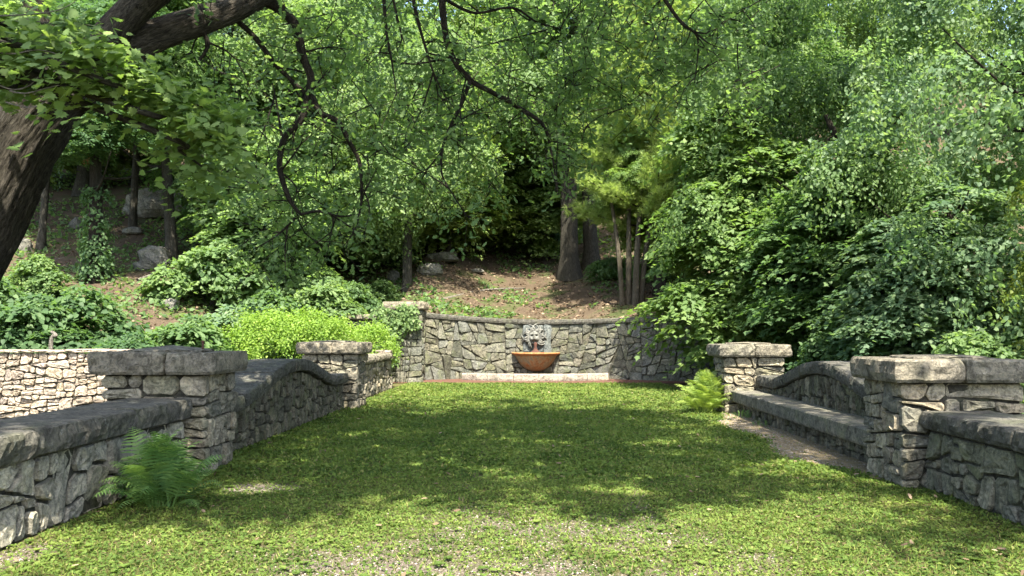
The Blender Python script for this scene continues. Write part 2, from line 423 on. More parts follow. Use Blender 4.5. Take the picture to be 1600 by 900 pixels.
# ------------------------------------------------------------------ ground, lawn, hillside
def bare(x, y):
    """worn gravel in the middle of the near lawn (0..1)"""
    g = math.exp(-((x + 0.05) / 2.2) ** 2) * min(1, max(0, (8.8 - y) / 3.2))
    g2 = 0.55 * math.exp(-((x - 1.9) / 0.8) ** 2) * min(1, max(0, (7.0 - y) / 2.0))
    v = 0.70 * max(g, g2) + 0.40 * fbm(x, y, 0, 1.1) * (0.2 + g) + 0.30 * fbm(x + 9, y, 3, 4.0) * (0.2 + g) + .22 * fbm(x, y + 5, 3, 11.0) * g
    v = max(v, 0.9 * math.exp(-((x + 2.75) / 0.5) ** 2 - ((y - 8.4) / 0.35) ** 2), 0.9 * math.exp(-((x + 3.6) / 0.25) ** 2 - ((y - 5.8) / 0.5) ** 2))
    tr_ = max(math.exp(-((x - .95) / .22) ** 2), math.exp(-((x + .62) / .22) ** 2))
    v = max(v, tr_ * (.36 + .25 * fbm(x, y, 6, .7) + .2 * fbm(x, y, 2, 3.0)))
    return min(1.0, max(0.0, (v - 0.25) * 1.9))

S_ = 600
gv = [(-S_, -S_, -.03), (S_, -S_, -.03), (S_, S_, -.03), (-S_, S_, -.03)]
o = mesh_obj('ground', gv, [(0, 1, 2, 3)], M['soil_ground']); o['kind'] = 'structure'

def path_edge(y):      # lawn / dirt boundary along the bench
    return 3.22 + 0.22 * fbm(1.7, y, 0, 0.6) + 0.07 * fbm(0, y, 5, 3.0) + (max(0, 10.4 - y) * 0.35 if y < 10.4 else 0) + max(0, y - 14.6) * 0.25

nx, ny = 90, 240
x0, x1, y0, y1 = -4.3, 4.4, 1.5, 27.5
vs = []; bw = []
for j in range(ny + 1):
    for i in range(nx + 1):
        x = x0 + (x1 - x0) * i / nx; y = y0 + (y1 - y0) * j / ny
        vs.append((x, y, 0.012 * fbm(x, y, 0, 0.9))); bw.append(bare(x, y))
fs = [(j * (nx + 1) + i, j * (nx + 1) + i + 1, (j + 1) * (nx + 1) + i + 1, (j + 1) * (nx + 1) + i) for j in range(ny) for i in range(nx)]
lawn = mesh_obj('lawn', vs, fs, M['soil_lawn'], smooth=True); lawn['kind'] = 'structure'
at = lawn.data.attributes.new('bare', 'FLOAT', 'POINT'); at.data.foreach_set('value', np.array(bw, dtype=np.float32))

def ground_patch(name, left, right, ya, yb, n, mat, z=0.022):
    vs = []; fs = []
    k = 6
    for j in range(n + 1):
        y = ya + (yb - ya) * j / n
        a, b = left(y), right(y)
        for i in range(k + 1):
            x = a + (b - a) * i / k
            vs.append((x, y, z + 0.012 * fbm(x, y, 0, 0.9) + 0.006 * fbm(x, y, 2, 6.0) - (0.03 if i in (0,) else 0)))
    for j in range(n):
        for i in range(k):
            q = j * (k + 1) + i; fs.append((q, q + 1, q + k + 2, q + k + 1))
    o = mesh_obj(name, vs, fs, mat, smooth=True); o['kind'] = 'structure'; return o
ground_patch('dirt_path', path_edge, lambda y: 4.3, 8.9, 16.6, 160, M['soil_path'])

def wall_y(x):
    return 26.4 + (2.3 * 0.5 * (1 + math.cos(math.pi * (x - 0.1) / 4.9)) if abs(x - 0.1) < 4.9 else 0)
def wall_top(x):
    return 2.03 + 0.012 * (x - 0.6) ** 2 if x < 0.6 else 2.03 + 0.006 * (x - 0.6) ** 2

# mulch along the foot of the fountain wall
vs = []; fs = []; n = 90
for i in range(n + 1):
    x = -4.6 + 9.9 * i / n
    vs += [(x, 25.95 + 0.1 * fbm(x, 0, 0, 1.5), 0.012), (x, 26.2 + 0.12 * fbm(x, 3, 0, 1.5), 0.045), (x, wall_y(x) + .1, 0.06)]
for i in range(n):
    for q in (0, 1): fs.append((i * 3 + q, (i + 1) * 3 + q, (i + 1) * 3 + q + 1, i * 3 + q + 1))
o = mesh_obj('mulch_bed', vs, fs, M['soil_mulch'], smooth=True); o['kind'] = 'structure'

def hill_start(x):
    if -4.6 <= x <= 5.9: return wall_y(x) + 0.42
    if x < -4.6: return 27.0 - min(1, (-4.6 - x) / 7) * 9.0
    return 27.0 - min(1, (x - 5.9) / 8) * 6.0
def hill_z(x, y):
    s = hill_start(x); d = max(0.0, y - s)
    base = (wall_top(x) - 0.12) if -4.6 <= x <= 5.9 else max(0.0, 1.9 - (max(-4.6 - x, x - 5.9)) * 0.55)
    side = max(0, -x - 5) * 0.012
    z = base * 1.0 + (0.27 + side * 0.3) * d + 0.0035 * d * d
    if base < 1.9: z = base + (0.27 + side * 0.3) * d + 0.0035 * d * d
    return min(z, base + 26) + 0.22 * fbm(x, y, 0, 0.35) * min(1, d / 2) + 0.07 * fbm(x, y, 7, 1.3) * min(1, d)
xs = sorted(set([round(v, 3) for v in np.concatenate([np.arange(-60, -12, 1.2), np.arange(-12, 10, 0.22), np.arange(10, 60, 1.2), [-4.61, -4.59, 5.89, 5.91]])]))
dd = np.concatenate([np.arange(0, 14, 0.25), np.arange(14, 40, 0.8), np.arange(40, 90, 4)])
vs = []; fs = []
for x in xs:
    s = hill_start(x)
    vs.append((x, s - 0.02, -0.3))
    for d in dd: vs.append((x, s + float(d), hill_z(x, s + float(d))))
m_ = len(dd) + 1
for i in range(len(xs) - 1):
    for j in range(m_ - 1):
        fs.append((i * m_ + j, (i + 1) * m_ + j, (i + 1) * m_ + j + 1, i * m_ + j + 1))
o = mesh_obj('hillside', vs, fs, M['soil_hill'], smooth=True); o['kind'] = 'structure'

# ------------------------------------------------------------------ masonry
def clip(poly, nx_, ny_, c):
    """keep the side where nx*x + ny*y <= c"""
    out = []
    for i in range(len(poly)):
        a, b = poly[i], poly[(i + 1) % len(poly)]
        da = nx_ * a[0] + ny_ * a[1] - c; db = nx_ * b[0] + ny_ * b[1] - c
        if da <= 0: out.append(a)
        if (da < 0 < db) or (db < 0 < da):
            t = da / (da - db); out.append((a[0] + (b[0] - a[0]) * t, a[1] + (b[1] - a[1]) * t))
    return out
def area(p): return 0.5 * abs(sum(p[i][0] * p[(i + 1) % len(p)][1] - p[(i + 1) % len(p)][0] * p[i][1] for i in range(len(p))))
def inset(p, t):
    s = sum(p[i][0] * p[(i + 1) % len(p)][1] - p[(i + 1) % len(p)][0] * p[i][1] for i in range(len(p)))
    q = p
    for i in range(len(p)):
        a, b = p[i], p[(i + 1) % len(p)]
        ex, ey = b[0] - a[0], b[1] - a[1]; l = math.hypot(ex, ey)
        if l < 1e-6: continue
        nx_, ny_ = (ey / l, -ex / l) if s > 0 else (-ey / l, ex / l)
        q = clip(q, nx_, ny_, nx_ * a[0] + ny_ * a[1] - t)
        if len(q) < 3: return []
    return q
def split(poly, amin, amax, rng, asp, skew=1.0):
    out = []; st = [poly]
    while st:
        p = st.pop()
        A = area(p)
        lim = amin * (amax / amin) ** (rng.random() ** 1.3)
        if A < lim or A < amin * 1.2: out.append(p); continue
        xs_ = [q[0] for q in p]; ys_ = [q[1] for q in p]
        W, H = max(xs_) - min(xs_), max(ys_) - min(ys_)
        t = rng.uniform(0.32, 0.68)
        if W > H * asp * rng.uniform(0.8, 1.25): ang = rng.gauss(0, 0.13 * skew); nx_, ny_ = math.cos(ang), math.sin(ang)
        else: ang = rng.gauss(math.pi / 2, 0.10 * skew); nx_, ny_ = math.cos(ang), math.sin(ang)
        ds = [nx_ * q[0] + ny_ * q[1] for q in p]
        c = min(ds) + (max(ds) - min(ds)) * t
        a, b = clip(p, nx_, ny_, c), clip(p, -nx_, -ny_, -c)
        if len(a) < 3 or len(b) < 3: out.append(p); continue
        st += [a, b]
    return out
def roughen(p, rng, cut=0.26):
    """cut the corners and wobble the edges of a stone's outline"""
    out = []
    n = len(p)
    for i in range(n):
        a, b, c = p[i - 1], p[i], p[(i + 1) % n]
        la = math.hypot(a[0] - b[0], a[1] - b[1]); lc = math.hypot(c[0] - b[0], c[1] - b[1])
        k = min(0.055, cut * min(la, lc)) * rng.uniform(0.35, 1.25)
        if la < 1e-5 or lc < 1e-5: continue
        out.append((b[0] + (a[0] - b[0]) / la * k, b[1] + (a[1] - b[1]) / la * k))
        out.append((b[0] + (c[0] - b[0]) / lc * k, b[1] + (c[1] - b[1]) / lc * k))
        if lc > 0.22:      # a bump in a long side, inwards only
            cx, cy = (b[0] + c[0]) / 2, (b[1] + c[1]) / 2
            t = rng.uniform(0.0, 0.012)
            mx_ = sum(q[0] for q in p) / n - cx; my_ = sum(q[1] for q in p) / n - cy
            l = math.hypot(mx_, my_) or 1
            out.append((cx + mx_ / l * t, cy + my_ / l * t))
    return out

def stones(parent, U0, U1, Z0, top, fmap, mat, amin, amax, seed, joint=0.007, depth=0.034, asp=1.35, rough=1.0, back=0.07, fine=True, skew=1.0):
    """lay individual stones over a wall face. fmap(u, z, d) -> world point, d outwards."""
    rng = random.Random(seed)
    Hm = sum(top(U0 + (U1 - U0) * i / 10) for i in range(11)) / 11 - Z0
    polys = split([(U0, 0), (U1, 0), (U1, Hm), (U0, Hm)], amin, amax, rng, asp, skew)
    cnt = 0
    for p in polys:
        q = inset(p, joint * rng.uniform(0.6, 1.5))
        if len(q) < 3 or area(q) < 0.0012: continue
        q = roughen(q, rng)
        if len(q) < 3: continue
        cx = sum(a[0] for a in q) / len(q); cy = sum(a[1] for a in q) / len(q)
        szx = math.sqrt(area(q))
        d0 = rng.uniform(-0.35, 1.0) * depth
        tx, ty = rng.gauss(0, 0.10), rng.gauss(0, 0.10)
        n = len(q); V = []; F = []
        def W(a, b, d): return fmap(a, Z0 + b / Hm * (top(a) - Z0), d)
        bev = min(0.012, szx * 0.06) * rng.uniform(0.6, 1.4)
        for a, b in q: V.append(W(a, b, -back))
        for a, b in q: V.append(W(a, b, d0 - bev * 0.9 + rng.uniform(-.004, .003)))
        def ring(s, amp):
            for a, b in q:
                a2, b2 = cx + (a - cx) * s, cy + (b - cy) * s
                V.append(W(a2, b2, d0 + (a2 - cx) * tx + (b2 - cy) * ty + rng.gauss(0, amp) * rough))
        ring(1 - 2 * bev / max(szx, 0.05), 0.005)
        if fine: ring(0.55, min(0.013, 0.045 * szx))
        V.append(W(cx, cy, d0 + rng.uniform(0, 0.02) * rough * min(1, szx / .3)))
        nr = 4 if fine else 3
        for r_ in range(nr - 1):
            for i in range(n):
                i2 = (i + 1) % n
                F.append((r_ * n + i, r_ * n + i2, (r_ + 1) * n + i2, (r_ + 1) * n + i))
        for i in range(n): F.append(((nr - 1) * n + i, (nr - 1) * n + (i + 1) % n, nr * n))
        o = mesh_obj('stone', V, F, mat, parent, recenter=True)
        cnt += 1
    return cnt

def box_v(a, b):
    x0, y0, z0 = a; x1, y1, z1 = b
    return [(x0, y0, z0), (x1, y0, z0), (x1, y1, z0), (x0, y1, z0), (x0, y0, z1), (x1, y0, z1), (x1, y1, z1), (x0, y1, z1)]
BOXF = [(0, 3, 2, 1), (4, 5, 6, 7), (0, 1, 5, 4), (1, 2, 6, 5), (2, 3, 7, 6), (3, 0, 4, 7)]

def rock_slab(parent, name, x0, x1, y0, y1, z0, z1, mat, seed, bulge=0.03, rise=0.0, rc=0.06, amp=1.0, tilt=0.0):
    """rock-faced slab: rough bulging edges, chipped arris, nearly flat top"""
    ph = seed * 7.31
    cx, cy = (x0 + x1) / 2, (y0 + y1) / 2; hw, hd = (x1 - x0) / 2, (y1 - y0) / 2
    step = 0.045
    P = []
    def side(ax, ay, bx, by):
        n = max(2, int(math.hypot(bx - ax, by - ay) / step))
        for i in range(n): P.append((ax + (bx - ax) * i / n, ay + (by - ay) * i / n))
    r = min(rc, hw * .5, hd * .5)
    side(-hw + r, -hd, hw - r, -hd); P.append((hw - r * .3, -hd + r * .3)); side(hw, -hd + r, hw, hd - r); P.append((hw - r * .3, hd - r * .3))
    side(hw - r, hd, -hw + r, hd); P.append((-hw + r * .3, hd - r * .3)); side(-hw, hd - r, -hw, -hd + r); P.append((-hw + r * .3, -hd + r * .3))
    n = len(P); V = []; F = []
    H = z1 - z0
    def ring(out, zf, a1, az):
        for x, y in P:
            l = math.hypot(x / hw, y / hd) or 1
            wx, wy = x + cx, y + cy
            nn = fbm(wx + ph, wy, zf * 0.9, 6.0) * a1 * amp + fbm(wx + ph, wy, zf * 1.7, 17.0) * a1 * 0.5 * amp
            ux, uy = x / hw, y / hd
            m_ = max(abs(ux), abs(uy))
            gx = (1 if abs(ux) > .97 * m_ and abs(ux) > .9 else 0) * (1 if ux > 0 else -1); gy = (1 if abs(uy) > .9 else 0) * (1 if uy > 0 else -1)
            V.append((wx + gx * (out + nn), wy + gy * (out + nn), z0 + zf * H + az * fbm(wx, wy + ph, zf, 7.0) * amp + tilt * x))
    ring(-0.012, 0.0, 0.008, 0.0)
    ring(bulge * .35, 0.14, 0.016, 0.010); ring(bulge * .6, 0.40, 0.028, 0.014); ring(bulge * .45, 0.70, 0.028, 0.014); ring(0.004, 0.92, 0.018, 0.008); ring(-0.012, 1.0, 0.014, 0.004)
    for s in (0.72, 0.36):
        for x, y in P:
            wx, wy = cx + x * s, cy + y * s
            V.append((wx, wy, z1 + rise * (1 - s) + 0.008 * fbm(wx, wy + ph, 0, 6.0) + tilt * x * s))
    V.append((cx, cy, z1 + rise))
    for q in range(7):
        for i in range(n):
            i2 = (i + 1) % n; F.append((q * n + i, q * n + i2, (q + 1) * n + i2, (q + 1) * n + i))
    for i in range(n): F.append((7 * n + i, 7 * n + (i + 1) % n, 8 * n))
    F.append(tuple(range(n - 1, -1, -1)))
    return mesh_obj(name, V, F, mat, parent, recenter=True)

def coping_run(parent, name, curve, breaks, inner, outer, thick, mat, seed, face=+1, rough=1.0, bul=0.03):
    """rock-faced coping stones along a run. curve(t) -> (y, ztop); inner/outer: x of the lawn-side and the far edge."""
    for bi in range(len(breaks) - 1):
        a, b = breaks[bi] + 0.004, breaks[bi + 1] - 0.004
        n = max(4, int((b - a) / 0.055)); ph = seed * 3.7 + bi * 11.3
        prof = [(0.03, 0.0), (0.0, .08), (-bul * .5, .3), (-bul * .7, .55), (-bul * .4, .8), (0.0, .95), (0.03, 1.0), (0.5, 1.0)]   # (inset from inner edge, height share)
        V = []; F = []; k = len(prof) + 3
        wdt = abs(outer - inner); sg = 1 if outer > inner else -1
        dzb = 0.010 * math.sin(ph); dxb = 0.012 * math.sin(ph * 1.7)
        for i in range(n + 1):
            t = a + (b - a) * i / n; y, zt = curve(t)
            endf = 1.0 if 0 < i < n else 0.55
            for j, (ins, hs) in enumerate(prof):
                am = 0.028 * rough if 0 < j < 5 else (0.018 * rough if j in (5, 6) else 0.004)
                nn = am * (fbm(ph, t, hs * thick, 7.0) + 0.6 * fbm(ph + 4, t, hs * thick, 19.0)) - (1 - endf) * 0.02
                x = inner + sg * (ins if ins < .4 else wdt * .55) - sg * nn + dxb
                z = zt - thick + hs * thick + (0.010 * rough * fbm(ph + 8, t, j, 9.0) if j > 3 else 0) + dzb
                V.append((x, y, z))
            V.append((outer - sg * 0.03, y, zt + dzb)); V.append((outer + 0.012 * fbm(ph, t, 3, 8.0), y, zt - .05)); V.append((outer, y, zt - thick))
        for i in range(n):
            for j in range(k):
                j2 = (j + 1) % k
                F.append((i * k + j, i * k + j2, (i + 1) * k + j2, (i + 1) * k + j))
        F.append(tuple(range(k - 1, -1, -1))); F.append(tuple(n * k + j for j in range(k)))
        if sg > 0: F = [tuple(reversed(f)) for f in F]
        mesh_obj(name, V, F, mat, parent, recenter=True)

# ---- the four gate pillars
def pillar(label, xa, xb, ya, yb, zc, zt, seed, inner, joint_x, pin=False):
    """xa..xb, ya..yb column footprint; zc cap underside; zt cap top; inner = +1 if the lawn is on the +x side"""
    t = thing('gate_pillar', label, 'pillar', ((xa + xb) / 2, (ya + yb) / 2, 0), 'pillars along the lawn')
    mesh_obj('core', box_v((xa + .05, ya + .05, -.1), (xb - .05, yb - .05, zc + .03)), BOXF, M['mortar'], t)
    top = lambda u: zc - 0.004
    g = M['stone_grey']
    stones(t, xa, xb, 0, top, lambda u, z, d: (u, ya + 0.02 - d, z), g, 0.03, 0.17, seed, asp=1.7, skew=1.4, joint=.0085)
    if inner > 0:
        stones(t, ya + .085, yb, 0, top, lambda u, z, d: (xb - .02 + d, u, z), g, 0.025, 0.14, seed + 1, asp=1.3)
        stones(t, ya + .085, yb, 0, top, lambda u, z, d: (xa + .02 - d, yb + ya + .085 - u, z), g, 0.03, 0.14, seed + 2, asp=1.5)
    else:
        stones(t, ya + .085, yb, 0, top, lambda u, z, d: (xa + .02 - d, yb + ya + .085 - u, z), g, 0.025, 0.14, seed + 1, asp=1.3)
        stones(t, ya + .085, yb, 0, top, lambda u, z, d: (xb - .02 + d, u, z), g, 0.03, 0.14, seed + 2, asp=1.5)
    ov = 0.10
    rock_slab(t, 'cap_slab', xa - ov, joint_x - .004, ya - ov, yb + ov, zc, zt, M['stone_cap'], seed)
    rock_slab(t, 'cap_slab', joint_x + .004, xb + ov, ya - ov, yb + ov, zc, zt - .006, M['stone_cap'], seed + 5)
    # low weathered block bedded on top of the two slabs
    cx, cy = (xa + xb) / 2, (ya + yb) / 2
    rock_slab(t, 'crown_block', cx - .42, cx + .40, cy - .30, cy + .32, zt - .02, zt + .022, M['stone_cap'], seed + 9, bulge=.01, rise=.05 if pin else .02, rc=.1)
    if pin:
        T_ = Tubes(); T_.add([(xb - .22, cy - .05, zt - .02), (xb - .22, cy - .05, zt + .11)], [.013, .013], 8, k=2)
        T_.add([(xb - .22, cy - .05, zt + .105), (xb - .22, cy - .05, zt + .125)], [.02, .018], 8, k=2)
        T_.build('iron_pin', M['rust_iron'], t, (xb - .22, cy - .05, zt))
    return t
pillar('square stone pillar with a rusty iron pin on its cap, beside the dark green fern', -4.76, -3.58, 9.1, 10.05, 1.10, 1.345, 11, +1, -4.02, True)
pillar('square stone pillar with bluish slab cap in front of the bright shrub', -4.76, -3.60, 17.1, 18.05, 1.13, 1.37, 23, +1, -4.12)
pillar('broad sunlit stone pillar where the bench slab ends and a lower wall begins', 3.70, 4.95, 8.5, 9.45, 1.06, 1.29, 37, -1, 4.30)
pillar('stone pillar with a flat slab cap behind the light green fern', 3.70, 4.88, 16.25, 17.2, 1.10, 1.34, 41, -1, 4.28)

# ---- low parapet walls running forward from the near pillars
def parapet(label, xf, xo, ya, yb, zt, th, seed, inner, name='parapet_wall', mat='stone_grey', amin=.03, amax=.30, bl=1.35, cmat='stone_coping', fine=True, skew=2.0):
    t = thing(name, label, 'wall', ((xf + xo) / 2, (ya + yb) / 2, 0), 'low stone walls along the lawn')
    lo, hi = min(xf, xo), max(xf, xo)
    mesh_obj('core', box_v((lo + .05, ya, -.1), (hi - .05, yb, zt - th + .02)), BOXF, M['mortar'], t)
    top = lambda u: zt - th - .003
    sg = 1 if inner > 0 else -1
    if inner > 0: fm = lambda u, z, d: (xf - .02 + d, u, z)
    else: fm = lambda u, z, d: (xf + .02 - d, ya + yb - u, z)
    stones(t, ya, yb, 0, top, fm, M[mat], amin, amax, seed, asp=1.2, fine=fine, skew=skew, joint=.0115)
    br = [ya]; rng = random.Random(seed)
    while br[-1] < yb - bl * 1.4: br.append(br[-1] + bl * rng.uniform(.75, 1.25))
    br.append(yb)
    coping_run(t, 'coping_stone', lambda y: (y, zt), br, xf + sg * .05, xo - sg * .05, th, M[cmat], seed)
    return t
parapet('low grey rubble wall with thick rough coping behind the dark green fern', -3.80, -4.42, 2.6, 9.09, .83, .22, 51, +1, mat='stone_light')
parapet('low dark rubble wall with chipped coping running forward from the broad pillar', 3.93, 4.55, 2.6, 8.49, .77, .18, 61, -1, amin=.02, amax=.13, mat='stone_mossy')
parapet('short mossy wall running on from the blue capped pillar to the fountain terrace', -3.97, -4.50, 18.06, 23.6, .99, .16, 71, +1, amin=.03, amax=.12, cmat='stone_cap', fine=False)
t = thing('wall_end_block', 'pale weathered block set on the end of the short mossy wall', 'stone block', (-4.23, 23.35, .99))
rock_slab(t, 'block', -4.52, -3.93, 23.0, 23.7, .985, 1.09, M['kerb_stone'], 5)

# ---- swept walls between the pillars
def hump_wall(label, xf, xo, ya, yb, seed, inner, low=.74, high=1.13, th=.20, cat='wall'):
    t = thing('curved_top_wall', label, cat, ((xf + xo) / 2, (ya + yb) / 2, 0), 'walls with a swept top between the pillars')
    def zt(y):
        q = (y - ya - 0.7) / (yb - ya - 1.5)
        if q <= 0 or q >= 1: return low
        return low + (high - low) * (0.5 - 0.5 * math.cos(2 * math.pi * q)) ** 0.8
    lo, hi = min(xf, xo) + .05, max(xf, xo) - .05
    V = []; F = []; n = 60
    for i in range(n + 1):
        y = ya + (yb - ya) * i / n; z = zt(y) - th + .02
        V += [(lo, y, -.1), (hi, y, -.1), (hi, y, z), (lo, y, z)]
    for i in range(n):
        for j in range(4):
            a = i * 4 + j; b = i * 4 + (j + 1) % 4; F.append((a, b, b + 4, a + 4))
    F += [(3, 2, 1, 0), (n * 4, n * 4 + 1, n * 4 + 2, n * 4 + 3)]
    mesh_obj('core', V, F, M['mortar'], t)
    sg = 1 if inner > 0 else -1
    if inner > 0: fm = lambda u, z, d: (xf - .02 + d, u, z); tp = lambda u: zt(u) - th - .003
    else: fm = lambda u, z, d: (xf + .02 - d, ya + yb - u, z); tp = lambda u: zt(ya + yb - u) - th - .003
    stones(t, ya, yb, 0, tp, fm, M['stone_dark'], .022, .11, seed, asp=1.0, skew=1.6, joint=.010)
    L = yb - ya
    br = [ya + L * q for q in (0, .13, .30, .46, .62, .76, .87, 1)]
    coping_run(t, 'coping_stone', lambda y: (y, zt(y)), br, xf + sg * .06, xo - sg * .05, th, M['stone_coping'], seed, rough=.8)
    return t
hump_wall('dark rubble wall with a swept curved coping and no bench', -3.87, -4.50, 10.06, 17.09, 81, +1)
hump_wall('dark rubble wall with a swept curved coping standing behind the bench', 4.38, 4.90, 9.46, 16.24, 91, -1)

# ---- stone bench
t = thing('stone_bench', 'long stone bench of dark slabs on a rubble base between two pillars', 'bench', (4.1, 12.9, 0))
mesh_obj('core', box_v((3.99, 9.46, -.1), (4.33, 16.24, .26)), BOXF, M['mortar'], t)
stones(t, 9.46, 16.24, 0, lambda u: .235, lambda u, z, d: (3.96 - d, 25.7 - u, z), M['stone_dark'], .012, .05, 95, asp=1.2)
br = [9.46, 10.9, 12.1, 13.5, 14.8, 16.24]
for i in range(5):
    rock_slab(t, 'seat_slab', 3.83, 4.37, br[i] + .003, br[i + 1] - .003, .245, .455, M['stone_bench'], 100 + i, bulge=.006, rc=.015, amp=.25)

# ---- curved fountain wall
t = thing('fountain_wall', 'curved retaining wall of mossy fieldstones behind the rusty fountain bowl', 'wall', (0.1, 28.0, 0))
fw = t
arc_x = [-3.5]; arc_s = [0.0]
while arc_x[-1] < 5.85:
    a = arc_x[-1]; b = a + 0.02
    arc_s.append(arc_s[-1] + math.hypot(0.02, wall_y(b) - wall_y(a))); arc_x.append(b)
LEN = arc_s[-1]
def arc(s):
    x = float(np.interp(s, arc_s, arc_x)); dx = 0.01
    t_ = (wall_y(x + dx) - wall_y(x - dx)) / (2 * dx); l = math.hypot(1, t_)
    return x, wall_y(x), t_ / l, -1 / l            # outward normal towards the lawn
def fm(u, z, d):
    x, y, nx_, ny_ = arc(u); return (x + nx_ * d, y + ny_ * d, z)
V = []; F = []; n = 90
for i in range(n + 1):
    s = LEN * i / n
    for d, top_ in ((-.03, 0), (-.45, 0), (-.45, 1), (-.03, 1)):
        x, y, _ = fm(s, 0, d); V.append((x, y, (wall_top(arc(s)[0]) - .12) if top_ else -.1))
for i in range(n):
    for j in range(4):
        a = i * 4 + j; b = i * 4 + (j + 1) % 4; F.append((a, a + 4, b + 4, b))
F += [(0, 1, 2, 3), (n * 4 + 3, n * 4 + 2, n * 4 + 1, n * 4)]
mesh_obj('core', V, F, M['mortar_pale'], t)
stones(t, 0, LEN, 0, lambda u: wall_top(arc(u)[0]) - .165, lambda u, z, d: fm(u, z, d), M['stone_olive'], .07, .36, 117, asp=1.25, joint=.0075, depth=.035, fine=False, skew=2.4)
ns = 9
for i in range(ns):
    a, b = LEN * i / ns + .006, LEN * (i + 1) / ns - .006; m_ = 10; V = []; F = []
    for q in range(m_ + 1):
        s = a + (b - a) * q / m_
        for d, zz in ((.06, -.16), (.075 + .012 * fbm(s, i, 0, 5), -.1), (.065 + .012 * fbm(s, i, 3, 5), -.03), (.04, 0), (-.5, 0), (-.5, -.16)):
            x, y, _ = fm(s, 0, d); V.append((x, y, wall_top(arc(s)[0]) + zz + (0.008 * fbm(s, i, 9, 4) if zz > -.12 else 0)))
    for q in range(m_):
        for j in range(6): F.append((q * 6 + j, (q + 1) * 6 + j, (q + 1) * 6 + (j + 1) % 6, q * 6 + (j + 1) % 6))
    F += [tuple(range(6)), tuple(m_ * 6 + j for j in range(5, -1, -1))]
    mesh_obj('coping_stone', V, F, M['stone_coping'], t, recenter=True)

# ---- end pier with ivy and stub of wall
t = thing('wall_pier', 'taller stone pier with slab cap and ivy at the end of the fountain wall', 'pier', (-4.02, 26.5, 0))
mesh_obj('core', box_v((-4.52, 26.1, -.1), (-3.5, 27.1, 2.3)), BOXF, M['mortar'], t)
stones(t, -4.57, -3.46, 0, lambda u: 2.29, lambda u, z, d: (u, 26.07 - d, z), M['stone_olive'], .04, .2, 131, asp=1.3, fine=False)
stones(t, 26.13, 27.1, 0, lambda u: 2.29, lambda u, z, d: (-3.47 + d, u, z), M['stone_olive'], .05, .2, 132, asp=1.3, fine=False)
rock_slab(t, 'cap_slab', -4.70, -3.40, 25.97, 27.2, 2.30, 2.55, M['stone_cap'], 133)
t = thing('stub_wall', 'short overgrown stub of wall with a slab coping left of the ivy pier', 'wall', (-5.2, 26.9, 0))
t['label'] = 'short overgrown stub of wall with a slab coping next to the ivy covered pier'
mesh_obj('core', box_v((-6.2, 26.6, -.1), (-4.62, 27.1, 2.0)), BOXF, M['mortar'], t)
stones(t, -6.2, -4.62, 0, lambda u: 1.99, lambda u, z, d: (u, 26.57 - d, z), M['stone_olive'], .05, .22, 141, asp=1.3, fine=False)
rock_slab(t, 'cap_slab', -6.25, -4.75, 26.45, 27.2, 2.0, 2.16, M['stone_cap'], 143)

# ---- far sunlit wall beyond the parapet
t = thing('terrace_wall', 'sunlit wall of pale pinkish rubble without coping, beyond the grey parapet', 'wall', (-11.5, 15.3, 0))
mesh_obj('core', box_v((-16.5, 15.06, -.1), (-7.0, 15.55, 1.17)), BOXF, M['mortar'], t)
stones(t, -10.6, -7.0, 0, lambda u: 1.20 + .012 * fbm(u, 0, 0, 2), lambda u, z, d: (u, 15.03 - d, z), M['stone_pale'], .014, .085, 151, asp=1.45, joint=.009, skew=1.3)
stones(t, -16.5, -10.61, 0, lambda u: 1.20, lambda u, z, d: (u, 15.03 - d, z), M['stone_pale'], .09, .3, 152, asp=1.45, fine=False)
br = -16.5; k = 0
while br < -7.05:
    l = R.uniform(.45, .95); e = min(-7.0, br + l)
    rock_slab(t, 'top_stone', br + .006, e - .006, 14.98, 15.56, 1.205, 1.205 + R.uniform(.035, .06), M['stone_pale'], 160 + k, bulge=.01, rc=.05); br = e; k += 1

# ---- fountain kerb: low arc of stone blocks
t = thing('fountain_kerb', 'low arc of pale kerb blocks on the ground below the fountain bowl', 'kerb', (0.1, 26.6, 0))
kx = [-2.3, -1.45, -.6, .2, 1.0, 1.75, 2.45]
for i in range(6):
    a, b = kx[i] + .006, kx[i + 1] - .006; V = []; F = []; m_ = 10
    for q in range(m_ + 1):
        x = a + (b - a) * q / m_; y = 26.42 + 0.11 * (x - .08) ** 2
        for d, z in ((0, -.05), (-.02 + .012 * fbm(x, i, 0, 6), .10), (.0 + .012 * fbm(x, i, 3, 6), .23), (.05, .262), (.36, .262), (.40, .22), (.40, -.05)):
            V.append((x, y + d, z + (.006 * fbm(x, d, i, 5) if z > .2 else 0)))
    k = 7
    for q in range(m_):
        for j in range(k): F.append((q * k + j, (q + 1) * k + j, (q + 1) * k + (j + 1) % k, q * k + (j + 1) % k))
    F += [tuple(range(k)), tuple(m_ * k + j for j in range(k - 1, -1, -1))]
    mesh_obj('kerb_block', V, F, M['kerb_stone'], t, recenter=True)

